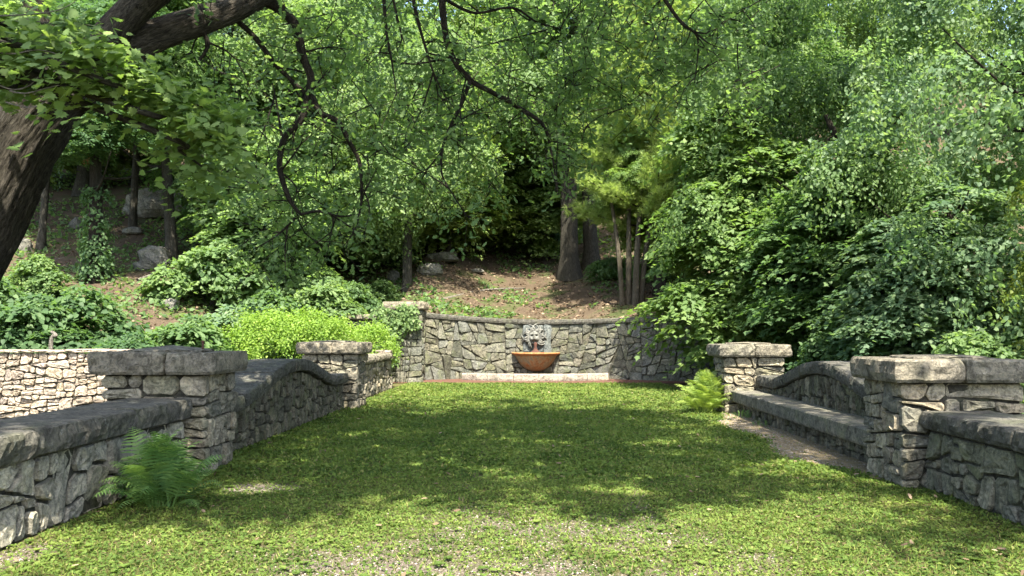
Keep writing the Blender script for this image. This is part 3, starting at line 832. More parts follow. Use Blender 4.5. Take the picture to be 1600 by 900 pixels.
# ---- fountain
FX, FY = 0.11, wall_y(0.11) - 0.03
t = thing('wall_fountain', 'rust-orange half-round fountain bowl under a carved stone mask', 'fountain', (FX, FY, 0))
def half_bowl(name, prof, mat, n=40):
    V = []; F = []; k = len(prof)
    for i in range(n + 1):
        th = math.pi + math.pi * i / n
        for r, z in prof: V.append((FX + math.cos(th) * r, FY + .02 + math.sin(th) * r * 0.95, z))
    for i in range(n):
        for j in range(k - 1): F.append((i * k + j, (i + 1) * k + j, (i + 1) * k + j + 1, i * k + j + 1))
    return mesh_obj(name, V, F, mat, t, smooth=True)
outer = [(0.0, .27), (.10, .27), (.20, .285), (.34, .34), (.47, .43), (.58, .545), (.66, .66), (.715, .765), (.74, .815)]
half_bowl('bowl', outer + [(.70, .815), (.64, .70), (.5, .53), (.3, .42), (0.0, .39)], M['rust_bowl'])
half_bowl('rim', [(.735, .80), (.79, .825), (.83, .85), (.845, .875), (.835, .905), (.80, .915), (.755, .90), (.71, .86), (.70, .82)], M['rust_rim'])
# water in the bowl
m, n, b = new_mat('bowl_water'); b.inputs['Base Color'].default_value = (.03, .025, .015, 1); b.inputs['Roughness'].default_value = .06; b.inputs['Alpha'].default_value = 1
half_bowl('water', [(0, .80), (.40, .80), (.715, .80)], m)
# backing slabs and mask
BY = FY - 0.05
V = []
rock_slab(t, 'backing_slab', FX - .44, FX + .26, BY - .03, BY + .10, .93, 1.84, M['slab_blue'], 201, bulge=.004, rc=.03)
rock_slab(t, 'backing_slab', FX + .27, FX + .54, BY - .02, BY + .10, .90, 1.86, M['slab_blue'], 202, bulge=.004, rc=.03)
MX, MZ = FX - .05, 1.42
face_v = []; face_f = []; nu, nv = 28, 16
for j in range(nv + 1):
    ph = math.pi / 2 * j / nv
    for i in range(nu):
        th = 2 * math.pi * i / nu
        x = math.cos(th) * math.sin(ph) * .215; z = math.sin(th) * math.sin(ph) * .25; y = -math.cos(ph) * .17
        # brow, eye hollows, nose, cheeks, open mouth
        g = lambda cx, cz, sx_, sz_: math.exp(-((x - cx) / sx_) ** 2 - ((z - cz) / sz_) ** 2)
        y += .055 * (g(.075, .055, .04, .03) + g(-.075, .055, .04, .03))
        y -= .05 * (g(.075, .115, .07, .028) + g(-.075, .115, .07, .028))
        y -= .085 * g(0, .0, .035, .085) + .03 * g(0, -.06, .06, .03)
        y -= .035 * (g(.09, -.06, .06, .05) + g(-.09, -.06, .06, .05))
        y += .10 * g(0, -.15, .06, .033)
        y -= .03 * g(0, -.215, .06, .03)
        face_v.append((MX + x, BY - .04 + y, MZ + z))
for j in range(nv):
    for i in range(nu):
        i2 = (i + 1) % nu; face_f.append((j * nu + i, j * nu + i2, (j + 1) * nu + i2, (j + 1) * nu + i))
mk = mesh_obj('carved_mask', face_v, face_f, M['mask_stone'], t, smooth=True)
for i in range(26):      # curling mane locks
    th = math.radians(-62 + 304 * (i + .5) / 26) ; two = i % 2
    r0 = .20; r1 = (.40 if two else .46) + .03 * math.sin(i * 2.3)
    cu = .55 * (1 if i % 4 < 2 else -1)
    pts = []
    for q in range(6):
        s = q / 5; a = th + cu * s * s; r = r0 + (r1 - r0) * s
        pts.append((MX + math.cos(a) * r * .95, BY - .10 + .09 * s - .05 * math.sin(s * 3.1), MZ + math.sin(a) * r))
    T_ = Tubes(); T_.add(pts, [.030, .036, .03, .024, .010], 7, k=3)
    o = T_.build('mane_lock', M['mask_stone'], None); o.parent = mk; o.location = -mk.location - t.location
    o.location = Vector((0, 0, 0)) - (t.location + mk.location)
# rusty spout stem under the mask's mouth
V = []; F = []; prof = [(.28, .80), (.24, .86), (.16, .92), (.085, .98), (.05, 1.04), (.042, 1.10), (.055, 1.16), (.06, 1.21), (.035, 1.25), (0.0, 1.26)]
k = len(prof); n = 20
for i in range(n):
    th = 2 * math.pi * i / n
    for r, z in prof: V.append((MX + .04 + math.cos(th) * r, FY - .28 + math.sin(th) * r * .5, z))
for i in range(n):
    for j in range(k - 1): F.append((i * k + j, ((i + 1) % n) * k + j, ((i + 1) % n) * k + j + 1, i * k + j + 1))
mesh_obj('spout_stem', V, F, M['rust_iron'], t, smooth=True)

# ------------------------------------------------------------------ trees
def add_tree(name, label, base, trunk_pts, radii, crown, crown_loc, crown_rot, crown_s, leafm, bark='bark_grey', limbs=(), group=None, sides=12, cat='tree'):
    t = thing(name, label, cat, base, group)
    if trunk_pts:
        T_ = Tubes(); T_.add(trunk_pts, radii, sides, ridge=.10, lump=.12, root=.35)
        for lp, lr in limbs: T_.add(lp, lr, 6, lump=.15)
        T_.build('trunk', M[bark], t, base)
    if crown is not None:
        cs = crown if isinstance(crown, list) else [(crown, crown_loc, crown_rot, crown_s)]
        for c_, l_, r_, s_ in cs:
            me = c_
            o = bpy.data.objects.new('crown', me); C.objects.link(o); o.parent = t
            o.location = Vector(l_) - Vector(base); o.rotation_euler = (0, 0, r_); o.scale = s_ if not isinstance(s_, (int, float)) else (s_, s_, s_)
            if not me.materials: me.materials.append(None)
            o.material_slots[0].link = 'OBJECT'; o.material_slots[0].material = M[leafm]
    return t

# crown shapes shared by alike trees (built once)
CR = {}
def lob(seed, n, R_, H, r):
    q = random.Random(seed); out = [(0, 0, H * .5, R_ * .62, R_ * .62, H * .48)]
    for i in range(n):
        a = 6.283 * (i + q.random() * .6) / n * 1.9; z = H * (0.12 + .80 * i / n)
        w = R_ * (1 - abs(z / H - .42) * 1.15) * q.uniform(.55, .8)
        k = r * q.uniform(.75, 1.25)
        out.append((math.cos(a) * w, math.sin(a) * w, z, k, k, k * .62))
    return out
CR['far_a'] = crown_mesh('crown_far_a', 1, lob(1, 16, 4.8, 12, 2.0), 420, 95, .85, .19, lo=.75, jit=.4)
CR['far_b'] = crown_mesh('crown_far_b', 2, lob(5, 18, 4.4, 13, 1.8), 430, 95, .80, .18, lo=.75, up=.5, outw=1.0, jit=.5)
CR['mid_a'] = crown_mesh('crown_mid_a', 3, lob(9, 18, 4.0, 10, 1.6), 480, 120, .72, .135, lo=.78, up=1.1, outw=.5, jit=.32, flat=.07)
CR['mid_b'] = crown_mesh('crown_mid_b', 4, lob(12, 18, 3.8, 10, 1.6), 480, 120, .66, .13, lo=.75, up=.6, outw=.9, jit=.45)

def simple_limbs(base, top, n, spread, seed):
    q = random.Random(seed); out = []
    b, t_ = Vector(base), Vector(top)
    for i in range(n):
        s = .35 + .6 * i / n; p = b.lerp(t_, s); a = q.uniform(0, 6.28); l = spread * (1.1 - s * .6)
        e = p + Vector((math.cos(a) * l, math.sin(a) * l, l * q.uniform(.25, .7)))
        out.append(([p, p.lerp(e, .5) + Vector((0, 0, -.1 * l)), e], [.05 + .05 * (1 - s), .03, .012]))
    return out

def bg_tree(x, y, h, crown, leafm, rot, s, r=.22, lab='', clear=.22, bark='bark_grey', lean=(0, 0), group=None, name='deciduous_tree', sz=None):
    z = hill_z(x, y) - .15
    b = Vector((x, y, z)); tp = Vector((x + lean[0], y + lean[1], z + h * .8))
    mid = b.lerp(tp, .5) + Vector((R.uniform(-.2, .2), R.uniform(-.2, .2), 0))
    ch = {'far_a': 12, 'far_b': 13, 'mid_a': 10, 'mid_b': 10}[crown]
    sv = h * (1 - clear) / ch
    return add_tree(name, lab, b, [b, mid, tp], [r, r * .75, r * .3], CR[crown], (x + lean[0] * .6, y + lean[1] * .6, z + h * clear), rot, (s, s, sv if sz is None else sz), leafm, bark, simple_limbs(b, tp, 9, 3.0 * s, int(x * 7 + y)), group)

G = 'woodland trees on the slope'
far = 'tall woodland tree high on the slope, its trunk hidden among other crowns'
q = random.Random(3)
i = 0
for x in np.arange(-42, 44, 6.6):
    bg_tree(float(x) + q.uniform(-1.5, 1.5), 56 + q.uniform(-3, 4), q.uniform(17, 22), 'far_a' if i % 2 else 'far_b', ['leaf_mid', 'leaf_light', 'leaf_mid', 'leaf_blue'][i % 4], q.uniform(0, 6), q.uniform(.95, 1.15), .28, far, .12, group=G); i += 1
for x in np.arange(-30, 34, 7.2):
    bg_tree(float(x) + q.uniform(-1.5, 1.5), 45 + q.uniform(-2, 2.5), q.uniform(14, 17), 'far_b' if i % 2 else 'far_a', ['leaf_mid', 'leaf_blue', 'leaf_light'][i % 3], q.uniform(0, 6), q.uniform(.85, 1.0), .25, far, .24, group=G); i += 1
G2 = 'trees standing on the bank'
# (px x, Y, height, crown, leaf, clear, trunk radius, label)
for pxx, Y, h, cr, lf, cl, rr, s, lab in [
    (268, 30.5, 13, 'mid_b', 'leaf_mid', .42, .22, .95, 'straight grey trunked tree beside a split boulder on the bank'),
    (150, 27.5, 11, 'mid_a', 'leaf_dark', .34, .24, .85, 'tree with an ivy-wrapped lower trunk above the thicket'),
    (62, 31, 12, 'mid_b', 'leaf_mid', .42, .15, .8, 'thin tree on the mossy bank between the leaning trunk and the ivy-wrapped one'),
    (205, 34, 13, 'mid_a', 'leaf_mid', .40, .16, .9, 'thin tree beside the broad pale rock outcrop'),
    (345, 31.5, 12, 'mid_b', 'leaf_mid', .30, .15, .8, 'thin trunked tree behind the mid green shrub on the bank'),
    (20, 33, 14, 'mid_b', 'leaf_mid', .35, .25, 1.0, 'bushy woodland tree on the rocky bank behind the leaning trunk'),
    (125, 38, 14, 'mid_a', 'leaf_mid', .30, .35, 1.0, 'stout woodland tree with a broken orange limb stub'),
    (637, 31.0, 11, 'mid_b', 'leaf_mid', .14, .20, .9, 'slim tree rising just above the stone pier'),
    (450, 33, 12, 'mid_a', 'leaf_mid', .13, .2, 1.0, 'low-branched leafy tree on the bank behind the bright shrub'),
    (545, 37, 13, 'mid_b', 'leaf_blue', .18, .2, 1.0, 'blue-green leafy tree on the bank between two slim trunks'),
    (890, 35.0, 15, 'mid_b', 'leaf_mid', .33, .42, 1.05, 'thick ridged trunk of a large tree above the fountain wall'),
    (925, 36.2, 14, 'mid_a', 'leaf_mid', .48, .36, .9, 'leaning dark trunk close behind the thick ridged one'),
    (770, 40, 14, 'mid_a', 'leaf_light', .20, .2, 1.0, 'pale green maple on the bank above the leaf-littered slope'),
    (1240, 27, 12, 'mid_b', 'leaf_dark', .25, .3, 1.0, 'dark trunked tree rising behind the layered maples'),
]:
    p = px(pxx, 450, Y)
    bg_tree(p.x, Y, h, cr, lf, q.uniform(0, 6), s, rr, lab, cl, 'bark_dark' if lf == 'leaf_dark' else 'bark_grey', (q.uniform(-.5, .5), q.uniform(-.3, .3)), G2)

# broken orange stub is a part of the stout tree -> small torn limb
st = [o for o in C.objects if o.get('label', '').startswith('stout woodland')][0]
b0 = st.location
m, n, b = new_mat('torn_wood'); tc = N_(n, 'ShaderNodeTexCoord'); s2 = noise_n(n, tc.outputs['Object'], 9, 4, .6)
r1 = ramp(n, s2.outputs[0], [(.3, (.16, .07, .03)), (.7, (.38, .19, .08))]); n.links.new(r1.outputs[0], b.inputs['Base Color']); b.inputs['Roughness'].default_value = .9
M['torn_wood'] = m
T_ = Tubes(); pz = px(125, 245, b0.y).z
T_.add([b0 + Vector((.2, -.2, pz - b0.z - .3)), b0 + Vector((.7, -.5, pz - b0.z)), b0 + Vector((1.35, -.7, pz - b0.z + .35))], [.2, .15, .03], 8, lump=.3)
T_.build('broken_limb', M['torn_wood'], st, st.location)

# pine
rng = np.random.default_rng(31)
pb = px(1030, 450, 30.0); pz0 = hill_z(pb.x, 30.0)
PP, PN, PT, PS, PI_ = [], [], [], [], []
T_ = Tubes()
base = Vector((pb.x, 30.0, pz0 - .2)); H = 13.0
T_.add([base, base + Vector((.1, 0, 5)), base + Vector((0, .1, H))], [.22, .16, .03], 12, ridge=.08, root=.3)
for k in range(64):
    z = 2.4 + (H - 2.6) * (k / 64) ** 0.95
    a = k * 2.4 + rng.uniform(-.4, .4); L_ = (3.5 * (1 - (z / H) ** 1.6) + .6) * rng.uniform(.7, 1.1)
    p0 = base + Vector((0, 0, z)); d = Vector((math.cos(a), math.sin(a), 0))
    p1 = p0 + d * L_ * .5 + Vector((0, 0, .12 * L_)); p2 = p0 + d * L_ + Vector((0, 0, .30 * L_))
    T_.add([p0, p1, p2], [.045, .03, .012], 5, k=3)
    nsub = int(12 + 11 * L_)
    for u in range(nsub):
        s = rng.uniform(.30, 1.05); c0 = np.array(p0.lerp(p1, s * 2) if s < .5 else p1.lerp(p2, (s - .5) * 2))
        off = rng.normal(size=3) * np.array([.30, .30, .10]) * (1.25 - .5 * s)
        c = c0 + off
        nt_ = 12
        PP.append(c + rng.normal(size=(nt_, 3)) * .10)
        dirs = np.array(d) * .6 + off * 1.2 + np.array([0, 0, .55]) + rng.normal(size=(nt_, 3)) * .45
        PT.append(dirs); PN.append(rng.normal(size=(nt_, 3))); PS.append(rng.uniform(.17, .27, nt_)); PI_.append(np.clip(rng.normal(.5, .16) + rng.normal(size=nt_) * .16, 0, 1))
PT = np.concatenate(PT); PN = np.concatenate(PN)
me = leaf_mesh('pine_crown', np.concatenate(PP) - np.array(base), np.cross(PT, PN), PT, np.concatenate(PS), np.concatenate(PI_), 'tuft')
t = thing('pine_tree', 'soft yellow-green pine with fluffy needle plumes above the slender stems', 'pine', base)
T_.build('trunk', M['bark_dark'], t, base)
link_mesh('crown', me, M['needles'], t, base)

# slender multi-stem tree on the wall top
base = Vector((px(985, 490, 29.6).x, 29.6, hill_z(px(985, 490, 29.6).x, 29.6) - .1))
t = thing('multi_stem_tree', 'cluster of slender bare stems rising right behind the fountain wall coping', 'tree', base)
for dx, dy, tx, rr in ((-.28, 0, -.5, .10), (-.05, .15, .1, .12), (.16, -.05, .35, .13), (.36, .1, .8, .11)):
    T_ = Tubes(); T_.add([base + Vector((dx, dy, 0)), base + Vector((dx + tx * .3, dy, 2.2)), base + Vector((dx + tx, dy + .3, 5.0))], [rr, rr * .8, rr * .4], 9, ridge=.06, lump=.08)
    T_.build('stem', M['bark_stem'], t, base)
o = bpy.data.objects.new('crown', CR['mid_a']); C.objects.link(o); o.parent = t; o.location = (.3, .4, 2.9); o.scale = (.42, .42, .42)
o.material_slots[0].link = 'OBJECT'; o.material_slots[0].material = M['leaf_light']

# layered maples at the end of the bench, right of the fountain
LM = crown_mesh('crown_layered', 51, [(0, 0, 2.6, 2.4, 2.2, 2.7), (-1.3, -.6, 1.3, 1.5, 1.4, .9), (-.6, -.7, 2.9, 1.6, 1.4, .8), (1.2, -.5, 2.1, 1.6, 1.5, .9), (.3, -.6, 4.4, 1.6, 1.5, .8), (-.7, 0, 5.4, 1.2, 1.2, .7)], 430, 110, .62, .125, 'maple_small', lo=.7, up=1.4, outw=.45, jit=.30, flat=.05, droop=.6)
for X, Y, z, s, lf, rot, lab in [
    (6.2, 24.2, .5, (1.15, 1.1, 1.25), 'leaf_light', .3, 'light green layered maple whose leaves overhang the end of the fountain wall'),
    (7.4, 20.4, .25, (1.0, 1.0, 1.0), 'leaf_mid', 1.9, 'mid green layered maple right behind the flat-capped pillar by the fern'),
    (8.4, 17.4, -.1, (.85, .85, .8), 'leaf_blue', 3.6, 'low blue-green maple with flat tiers of leaves behind the bench wall'),
]:
    b = Vector((X, Y, 0)); tp = b + Vector((.4, .3, 5.5 * s[2]))
    add_tree('layered_maple', lab, b, [b, b + Vector((.25, 0, 2)), tp], [.13, .10, .03], LM, (X, Y, z), rot, s, lf, 'bark_dark', simple_limbs(b, tp, 10, 2.2, int(X * 10)), 'layered maples beyond the bench')

for pxx, Y, dz, s, lf, rot, lab in [
    (700, 36, .6, (1.25, 1.1, 1.0), 'leaf_light', .8, 'pale layered maple leaning over the dark rock ledge'),
    (800, 40, .8, (1.5, 1.2, 1.1), 'leaf_light', 2.2, 'wide pale maple high above the littered slope'),
    (560, 35, .2, (1.3, 1.1, 1.0), 'leaf_mid', 4.0, 'mid green layered maple above the overgrown stub of wall'),
    (420, 30, .1, (1.3, 1.1, 1.0), 'leaf_mid', 5.2, 'low maple with flat leaf tiers above the bright shrub'),
    (1075, 32, .8, (1.2, 1.0, 1.1), 'leaf_light', 3.1, 'yellow-green maple between the pine and the layered maples'),
    (640, 40, .2, (1.3, 1.1, 1.0), 'leaf_light', 2.9, 'pale maple whose skirts brush the slope behind the slim trunk'),
    (745, 44, .0, (1.5, 1.2, 1.0), 'leaf_mid', 4.4, 'mid green maple at the top of the littered slope'),
    (850, 39, .3, (1.1, 1.0, .9), 'leaf_light', 5.6, 'small pale maple beside the thick ridged trunk'),
    (600, 39, .0, (1.2, 1.1, .9), 'leaf_mid', 3.7, 'mid green maple low on the slope beyond the slim trunk'),
    (480, 36, .2, (1.3, 1.1, 1.2), 'leaf_light', .2, 'light green maple between the blue-green tree and the low-branched tree'),
    (330, 33, .4, (1.2, 1.0, 1.1), 'leaf_mid', 1.7, 'mid green maple next to the straight grey trunk'),
    (60, 38, .8, (1.3, 1.1, 1.0), 'leaf_light', 3.3, 'sunlit maple on the rocky bank behind the leaning trunk'),
    (205, 40, 1.0, (1.2, 1.0, .9), 'leaf_light', 1.2, 'sunlit maple above the broad pale rock outcrop'),
    (900, 44, 1.5, (1.4, 1.2, 1.2), 'leaf_blue', 1.0, 'blue-green maple beyond the thick ridged trunk')]:
    p = px(pxx, 450, Y); z = hill_z(p.x, Y); b = Vector((p.x, Y, z - .1)); tp = b + Vector((.4, .3, 5.5 * s[2] + dz))
    add_tree('bank_maple', lab, b, [b, b + Vector((.2, 0, 2)), tp], [.13, .10, .03], LM, (p.x, Y, z + dz), rot, s, lf, 'bark_grey', simple_limbs(b, tp, 10, 2.2, int(pxx)), 'maples on the bank')

# big linden on the right: hanging heart-shaped leaves
def linden(seed, lobes, n, per):
    return crown_mesh('crown_linden', seed, lobes, n, per, .55, .088, 'heart', lo=.72, up=.35, outw=1.0, jit=.5, flat=.22, droop=1.6, down=1.1)
q = random.Random(77); L1 = []
for i in range(90):
    a = q.uniform(0, 6.28); z = q.uniform(.5, 10); w = (5.0 if z < 6 else 5.0 - (z - 6) * .5) * math.sqrt(q.uniform(.0, 1))
    k = q.uniform(.55, 1.15); L1.append((math.cos(a) * w, math.sin(a) * w, z, k, k, k * .75))
LD = linden(61, L1, 690, 116)
b = Vector((11.6, 17.5, 0)); tp = b + Vector((-.6, 0, 10))
add_tree('linden_tree', 'large linden with hanging blue-green leaves behind the broad sunlit pillar', b, [b, b + Vector((.2, 0, 4)), tp], [.34, .27, .08], LD, (b.x, b.y, .2), 0.4, (1.05, 1.05, 1.1), 'leaf_blue', 'bark_dark', simple_limbs(b, tp, 16, 4.2, 5), 'lindens beyond the wall', 14)
b = Vector((8.6, 22.6, 0)); tp = b + Vector((-.6, 0, 7.5))
add_tree('linden_tree', 'taller linden rising between the pine and the large blue-green linden', b, [b, b + Vector((.2, 0, 5)), tp], [.2, .16, .06], LD, (b.x, b.y, 3.4), 2.4, (.95, .95, 1.05), 'leaf_mid', 'bark_dark', simple_limbs(b, tp, 14, 3.6, 6), 'lindens beyond the wall', 12)
b = Vector((12.4, 13.0, 0)); tp = b + Vector((-1.2, 0, 8))
add_tree('linden_tree', 'olive-leaved linden whose drooping sprays hang low over the right wall', b, [b, b + Vector((-.3, 0, 3)), tp], [.25, .2, .06], LD, (b.x - .6, b.y, .7), 4.2, (.72, .72, .8), 'leaf_olive', 'bark_dark', simple_limbs(b, tp, 12, 3.6, 8), 'lindens beyond the wall', 12)
C.objects[-1]
for o in C.objects:
    if o.get('label', '').startswith('olive-leaved'): o['label'] = 'olive-leaved linden whose drooping sprays hang low behind the broad sunlit pillar'

# ------------------------------------------------------------------ the great leaning tree
GB = Vector((-6.9, 9.0, -.1))
gt = thing('leaning_oak', 'huge leaning tree trunk with ridged bark and long drooping branches over the lawn', 'tree', GB)
def pp(lst): return [px(a, b, Y) for a, b, Y in lst]
T_ = Tubes()
T_.add([GB, px(-128, 570, 9.0), px(-62, 424, 9.0), px(-9, 317, 9.0), px(50, 200, 9.0), px(100, 132, 9.0), px(165, 92, 9.1)], [.62, .44, .40, .375, .355, .34, .27], 120, ridge=.13, k=22, lump=.05, root=.25)
T_.build('trunk', M['bark_oak'], gt, GB)
T_ = Tubes(); T_.add(pp([(90, 145, 9.05), (165, 95, 9.1), (240, 58, 9.2), (310, 33, 9.4), (390, 2, 9.7), (520, -80, 10.2), (700, -150, 10.5), (950, -210, 10.5)]), [.31, .24, .175, .165, .145, .10, .07, .03], 64, ridge=.13, k=16, lump=.06)
T_.build('limb', M['bark_oak'], gt, GB)
T_ = Tubes(); T_.add(pp([(110, 150, 9.0), (160, 70, 8.9), (215, 10, 8.8), (300, -70, 8.5), (420, -250, 8.0), (600, -520, 7.0)]), [.26, .19, .17, .15, .11, .05], 26, ridge=.09, k=10, lump=.06)
T_.build('limb', M['bark_oak'], gt, GB)
T_ = Tubes(); T_.add(pp([(95, 170, 9.0), (60, 60, 9.0), (20, -80, 8.6), (-30, -300, 8.0)]), [.26, .2, .16, .08], 20, ridge=.09, k=8)
T_.build('limb', M['bark_oak'], gt, GB)
# drooping branches seen against the wood
BR = [
    ([(400, -4, 9.8), (432, 10, 9.9), (462, 40, 10.0), (474, 90, 10.0), (486, 120, 10.0), (481, 150, 10.0), (472, 185, 10.0), (445, 215, 10.0), (437, 260, 10.0), (452, 310, 10.0), (470, 335, 10.0)], [.085, .075, .065, .06, .055, .05, .048, .045, .04, .035, .02]),
    ([(483, 140, 10.0), (500, 175, 10.0), (528, 190, 10.1), (545, 220, 10.2), (562, 255, 10.3), (565, 310, 10.3), (558, 350, 10.3)], [.045, .04, .038, .035, .03, .02, .01]),
    ([(368, 30, 9.7), (400, 60, 9.8), (430, 100, 9.9), (455, 125, 10.0), (478, 146, 10.0)], [.04, .038, .035, .03, .028]),
    ([(470, 335, 10.0), (500, 330, 10.0), (530, 338, 10.0), (560, 335, 10.1)], [.02, .018, .014, .008]),
    ([(465, 338, 10.0), (430, 370, 10.0), (395, 390, 10.0)], [.018, .012, .006]),
    ([(440, 212, 10.0), (430, 150, 10.0), (425, 130, 10)], [.02, .012, .006]),
    ([(688, -30, 11.0), (694, 40, 11.0), (705, 85, 11.0), (735, 125, 11.1), (770, 145, 11.2), (810, 168, 11.4), (848, 195, 11.5), (862, 240, 11.6), (872, 310, 11.7)], [.06, .052, .048, .045, .04, .036, .03, .02, .008]),
    ([(735, 125, 11.1), (720, 165, 11.0), (705, 195, 11.0), (692, 230, 11.0), (690, 270, 11.0), (705, 300, 11.0), (735, 345, 11.0)], [.034, .028, .026, .022, .018, .012, .006]),
    ([(640, -40, 10.6), (650, 20, 10.6), (665, 75, 10.6), (680, 120, 10.6), (700, 160, 10.6)], [.03, .026, .02, .014, .006]),
    ([(598, -30, 10.4), (604, 50, 10.4), (612, 95, 10.4), (620, 150, 10.4)], [.03, .022, .015, .006]),
    ([(612, -10, 10.4), (625, 45, 10.4), (632, 68, 10.4)], [.02, .014, .006]),
    ([(690, -5, 11), (740, 20, 11.2), (800, 12, 11.4), (840, 35, 11.5), (880, 45, 11.7)], [.03, .024, .02, .014, .006]),
    ([(312, 95, 9.4), (325, 70, 9.4), (318, 45, 9.4), (330, 20, 9.4)], [.015, .03, .035, .04]),
    ([(1000, -60, 10.5), (1060, 30, 10.6), (1090, 60, 10.7), (1085, 130, 10.8)], [.04, .025, .015, .006]),
]
rng = np.random.default_rng(99)
TW = Tubes(); LP, LN, LTt, LS, LI = [], [], [], [], []
def leaf_bunch(c, n, sc, spread, size):
    LP.append(np.array(c) + rng.normal(size=(n, 3)) * spread)
    d = rng.normal(size=(n, 3)); d[:, 2] -= .35
    LTt.append(d); nn = rng.normal(size=(n, 3)) * .6; nn[:, 2] += .9; LN.append(nn)
    LS.append(size * rng.uniform(.7, 1.25, n)); LI.append(np.clip(rng.normal(.5, .18) + rng.normal(size=n) * .14, 0, 1))
def leafy_twigs(P, start, per_m, tl, nl, size=.105):
    acc = 0.0
    for i in range(1, len(P)):
        seg = (P[i] - P[i - 1]).length
        if i / len(P) < start: continue
        k = rng.poisson(seg * per_m)
        for _ in range(k):
            p = P[i - 1].lerp(P[i], rng.random()); d = Vector(rng.normal(size=3)) * .8; d.z -= .25; d.normalize()
            l = tl * rng.uniform(.5, 1.4); m1 = p + d * l * .5 + Vector(rng.normal(size=3)) * .05; e = p + d * l + Vector((0, 0, -.18 * l))
            TW.add([p, m1, e], [.009, .006, .003], 4, k=2)
            for s in (.45, .7, .9, 1.0):
                leaf_bunch(p.lerp(m1, s * 2) if s < .5 else m1.lerp(e, s * 2 - 1), nl, 1, .075, size)
for k, (pts, rad) in enumerate(BR):
    T_ = Tubes(); P = T_.add(pp(pts), [v * .88 for v in rad], 10, ridge=.08, k=6, lump=.15)
    T_.build('branch', M['bark_dark'], gt, GB)
    leafy_twigs(P, .15, 5.0, .5, 4)
    for _ in range(int(len(P) * .13)):      # bare forking side twigs
        i = int(rng.integers(max(1, len(P) // 4), len(P))); d = Vector(rng.normal(size=3)) * .6 + Vector((0, 0, -.35)); d.normalize(); l = rng.uniform(.35, .95)
        a = P[i] + d * l * .5 + Vector(rng.normal(size=3)) * .06; e = a + (d + Vector(rng.normal(size=3)) * .45) * l * .5
        Q = TW.add([P[i], a, e], [.014, .009, .003], 5, k=3); TW.add([a, a + (d + Vector(rng.normal(size=3)) * .6) * l * .4], [.008, .003], 4, k=2)
        leafy_twigs(Q, .4, 3.0, .3, 3)
# hanging leafy sprays between the branches
for (xa, xb, ya, yb, n, Ya, Yb) in ((300, 600, -20, 300, 34, 11, 15), (560, 960, -20, 200, 72, 11.5, 16), (560, 900, 160, 330, 20, 11.5, 15), (900, 1200, -20, 170, 46, 11, 15), (340, 560, 250, 410, 20, 11, 14)):
    for _ in range(n):
        Y = rng.uniform(Ya, Yb); p = px(rng.uniform(xa, xb), rng.uniform(ya, yb), Y)
        a = Vector((rng.normal() * .5, rng.normal() * .4, .35 + rng.random() * .3)); e = p - Vector((rng.normal() * .25, rng.normal() * .25, .5))
        P = TW.add([p + a, p, e], [.010, .006, .003], 4, k=4)
        leafy_twigs(P, .0, 2.5, .35, 4)
        for v in P[2:]: leaf_bunch(v, 5, 1, .13, .105)
TW.build('twigs', M['bark_dark'], gt, GB)
me = leaf_mesh('oak_leaves', np.concatenate(LP) - np.array(GB), np.concatenate(LN), np.concatenate(LTt), np.concatenate(LS), np.concatenate(LI), 'oak')
link_mesh('crown', me, M['leaf_mid'], gt, GB)
# unseen high crown above the lawn: clumps placed to throw broken shade on it
def shade(x, y):
    lim = 7.4
    if x < -3.6: lim = 6.4
    elif x < -1.3: lim = 6.8 + .35 * math.sin(x * 3.1)
    if -1.3 < x < .4: lim = 8.3 + .5 * math.sin(x * 2)
    elif x > 2.3: lim = 8.2
    if y < lim or y > 17.0: return 0
    e = min(1, (y - lim) / .3) * min(1, (17.0 - y) / .5)
    v = (0.90 if x > -3.5 else 0.62) + .55 * fbm(x, y * 0.8, 4, .55)
    if 10 < y < 15 and x > .2: v -= .13
    if x > 2.7: v -= .22
    if x > 2.4 and y > 15.3: v = 0
    if (x + 2.35) ** 2 / .5 + (y - 8.9) ** 2 / .12 < 1: v = 0.05
    return e * v
Cn = []; tries = 0
while len(Cn) < 440 and tries < 20000:
    tries += 1
    x, y = rng.uniform(-6.0, 5.0), rng.uniform(5.0, 18.5)
    if rng.random() < shade(x, y):
        h = rng.uniform(8.0, 12.5)
        Cn.append((x + SUN.x / SUN.z * h, y + SUN.y / SUN.z * h, h))
for x, y in ((-3.6, 4.6), (-3.2, 4.9), (-2.8, 4.5), (3.3, 6.6), (3.7, 6.9), (2.9, 6.5), (3.9, 6.4), (3.5, 7.4), (-4.3, 6.0), (-4.6, 7.2), (-4.2, 5.4)):
    h = rng.uniform(8.5, 11); Cn.append((x + SUN.x / SUN.z * h, y + SUN.y / SUN.z * h, h))
Cn = np.array(Cn); Nr = np.tile([0., 0., 1.], (len(Cn), 1)) + rng.normal(size=(len(Cn), 3)) * .3
a5 = clumps(rng, Cn, Nr, 110, .50, .175, flat=.25)
link_mesh('crown', leaf_mesh('shade_crown', a5[0] - np.array(GB), *a5[1:], 'kite'), M['leaf_mid'], gt, GB)
T_ = Tubes()
for k in range(26):
    c = Vector(Cn[int(rng.integers(len(Cn)))]); s0 = px(600, -520, 7.0) if k % 2 else px(950, -210, 10.5)
    T_.add([s0 + Vector((-.4, 0, -.3)), s0.lerp(c, .5) + Vector((0, 0, .5)), c], [.07, .04, .012], 6, k=4)
T_.build('limb', M['bark_dark'], gt, GB)

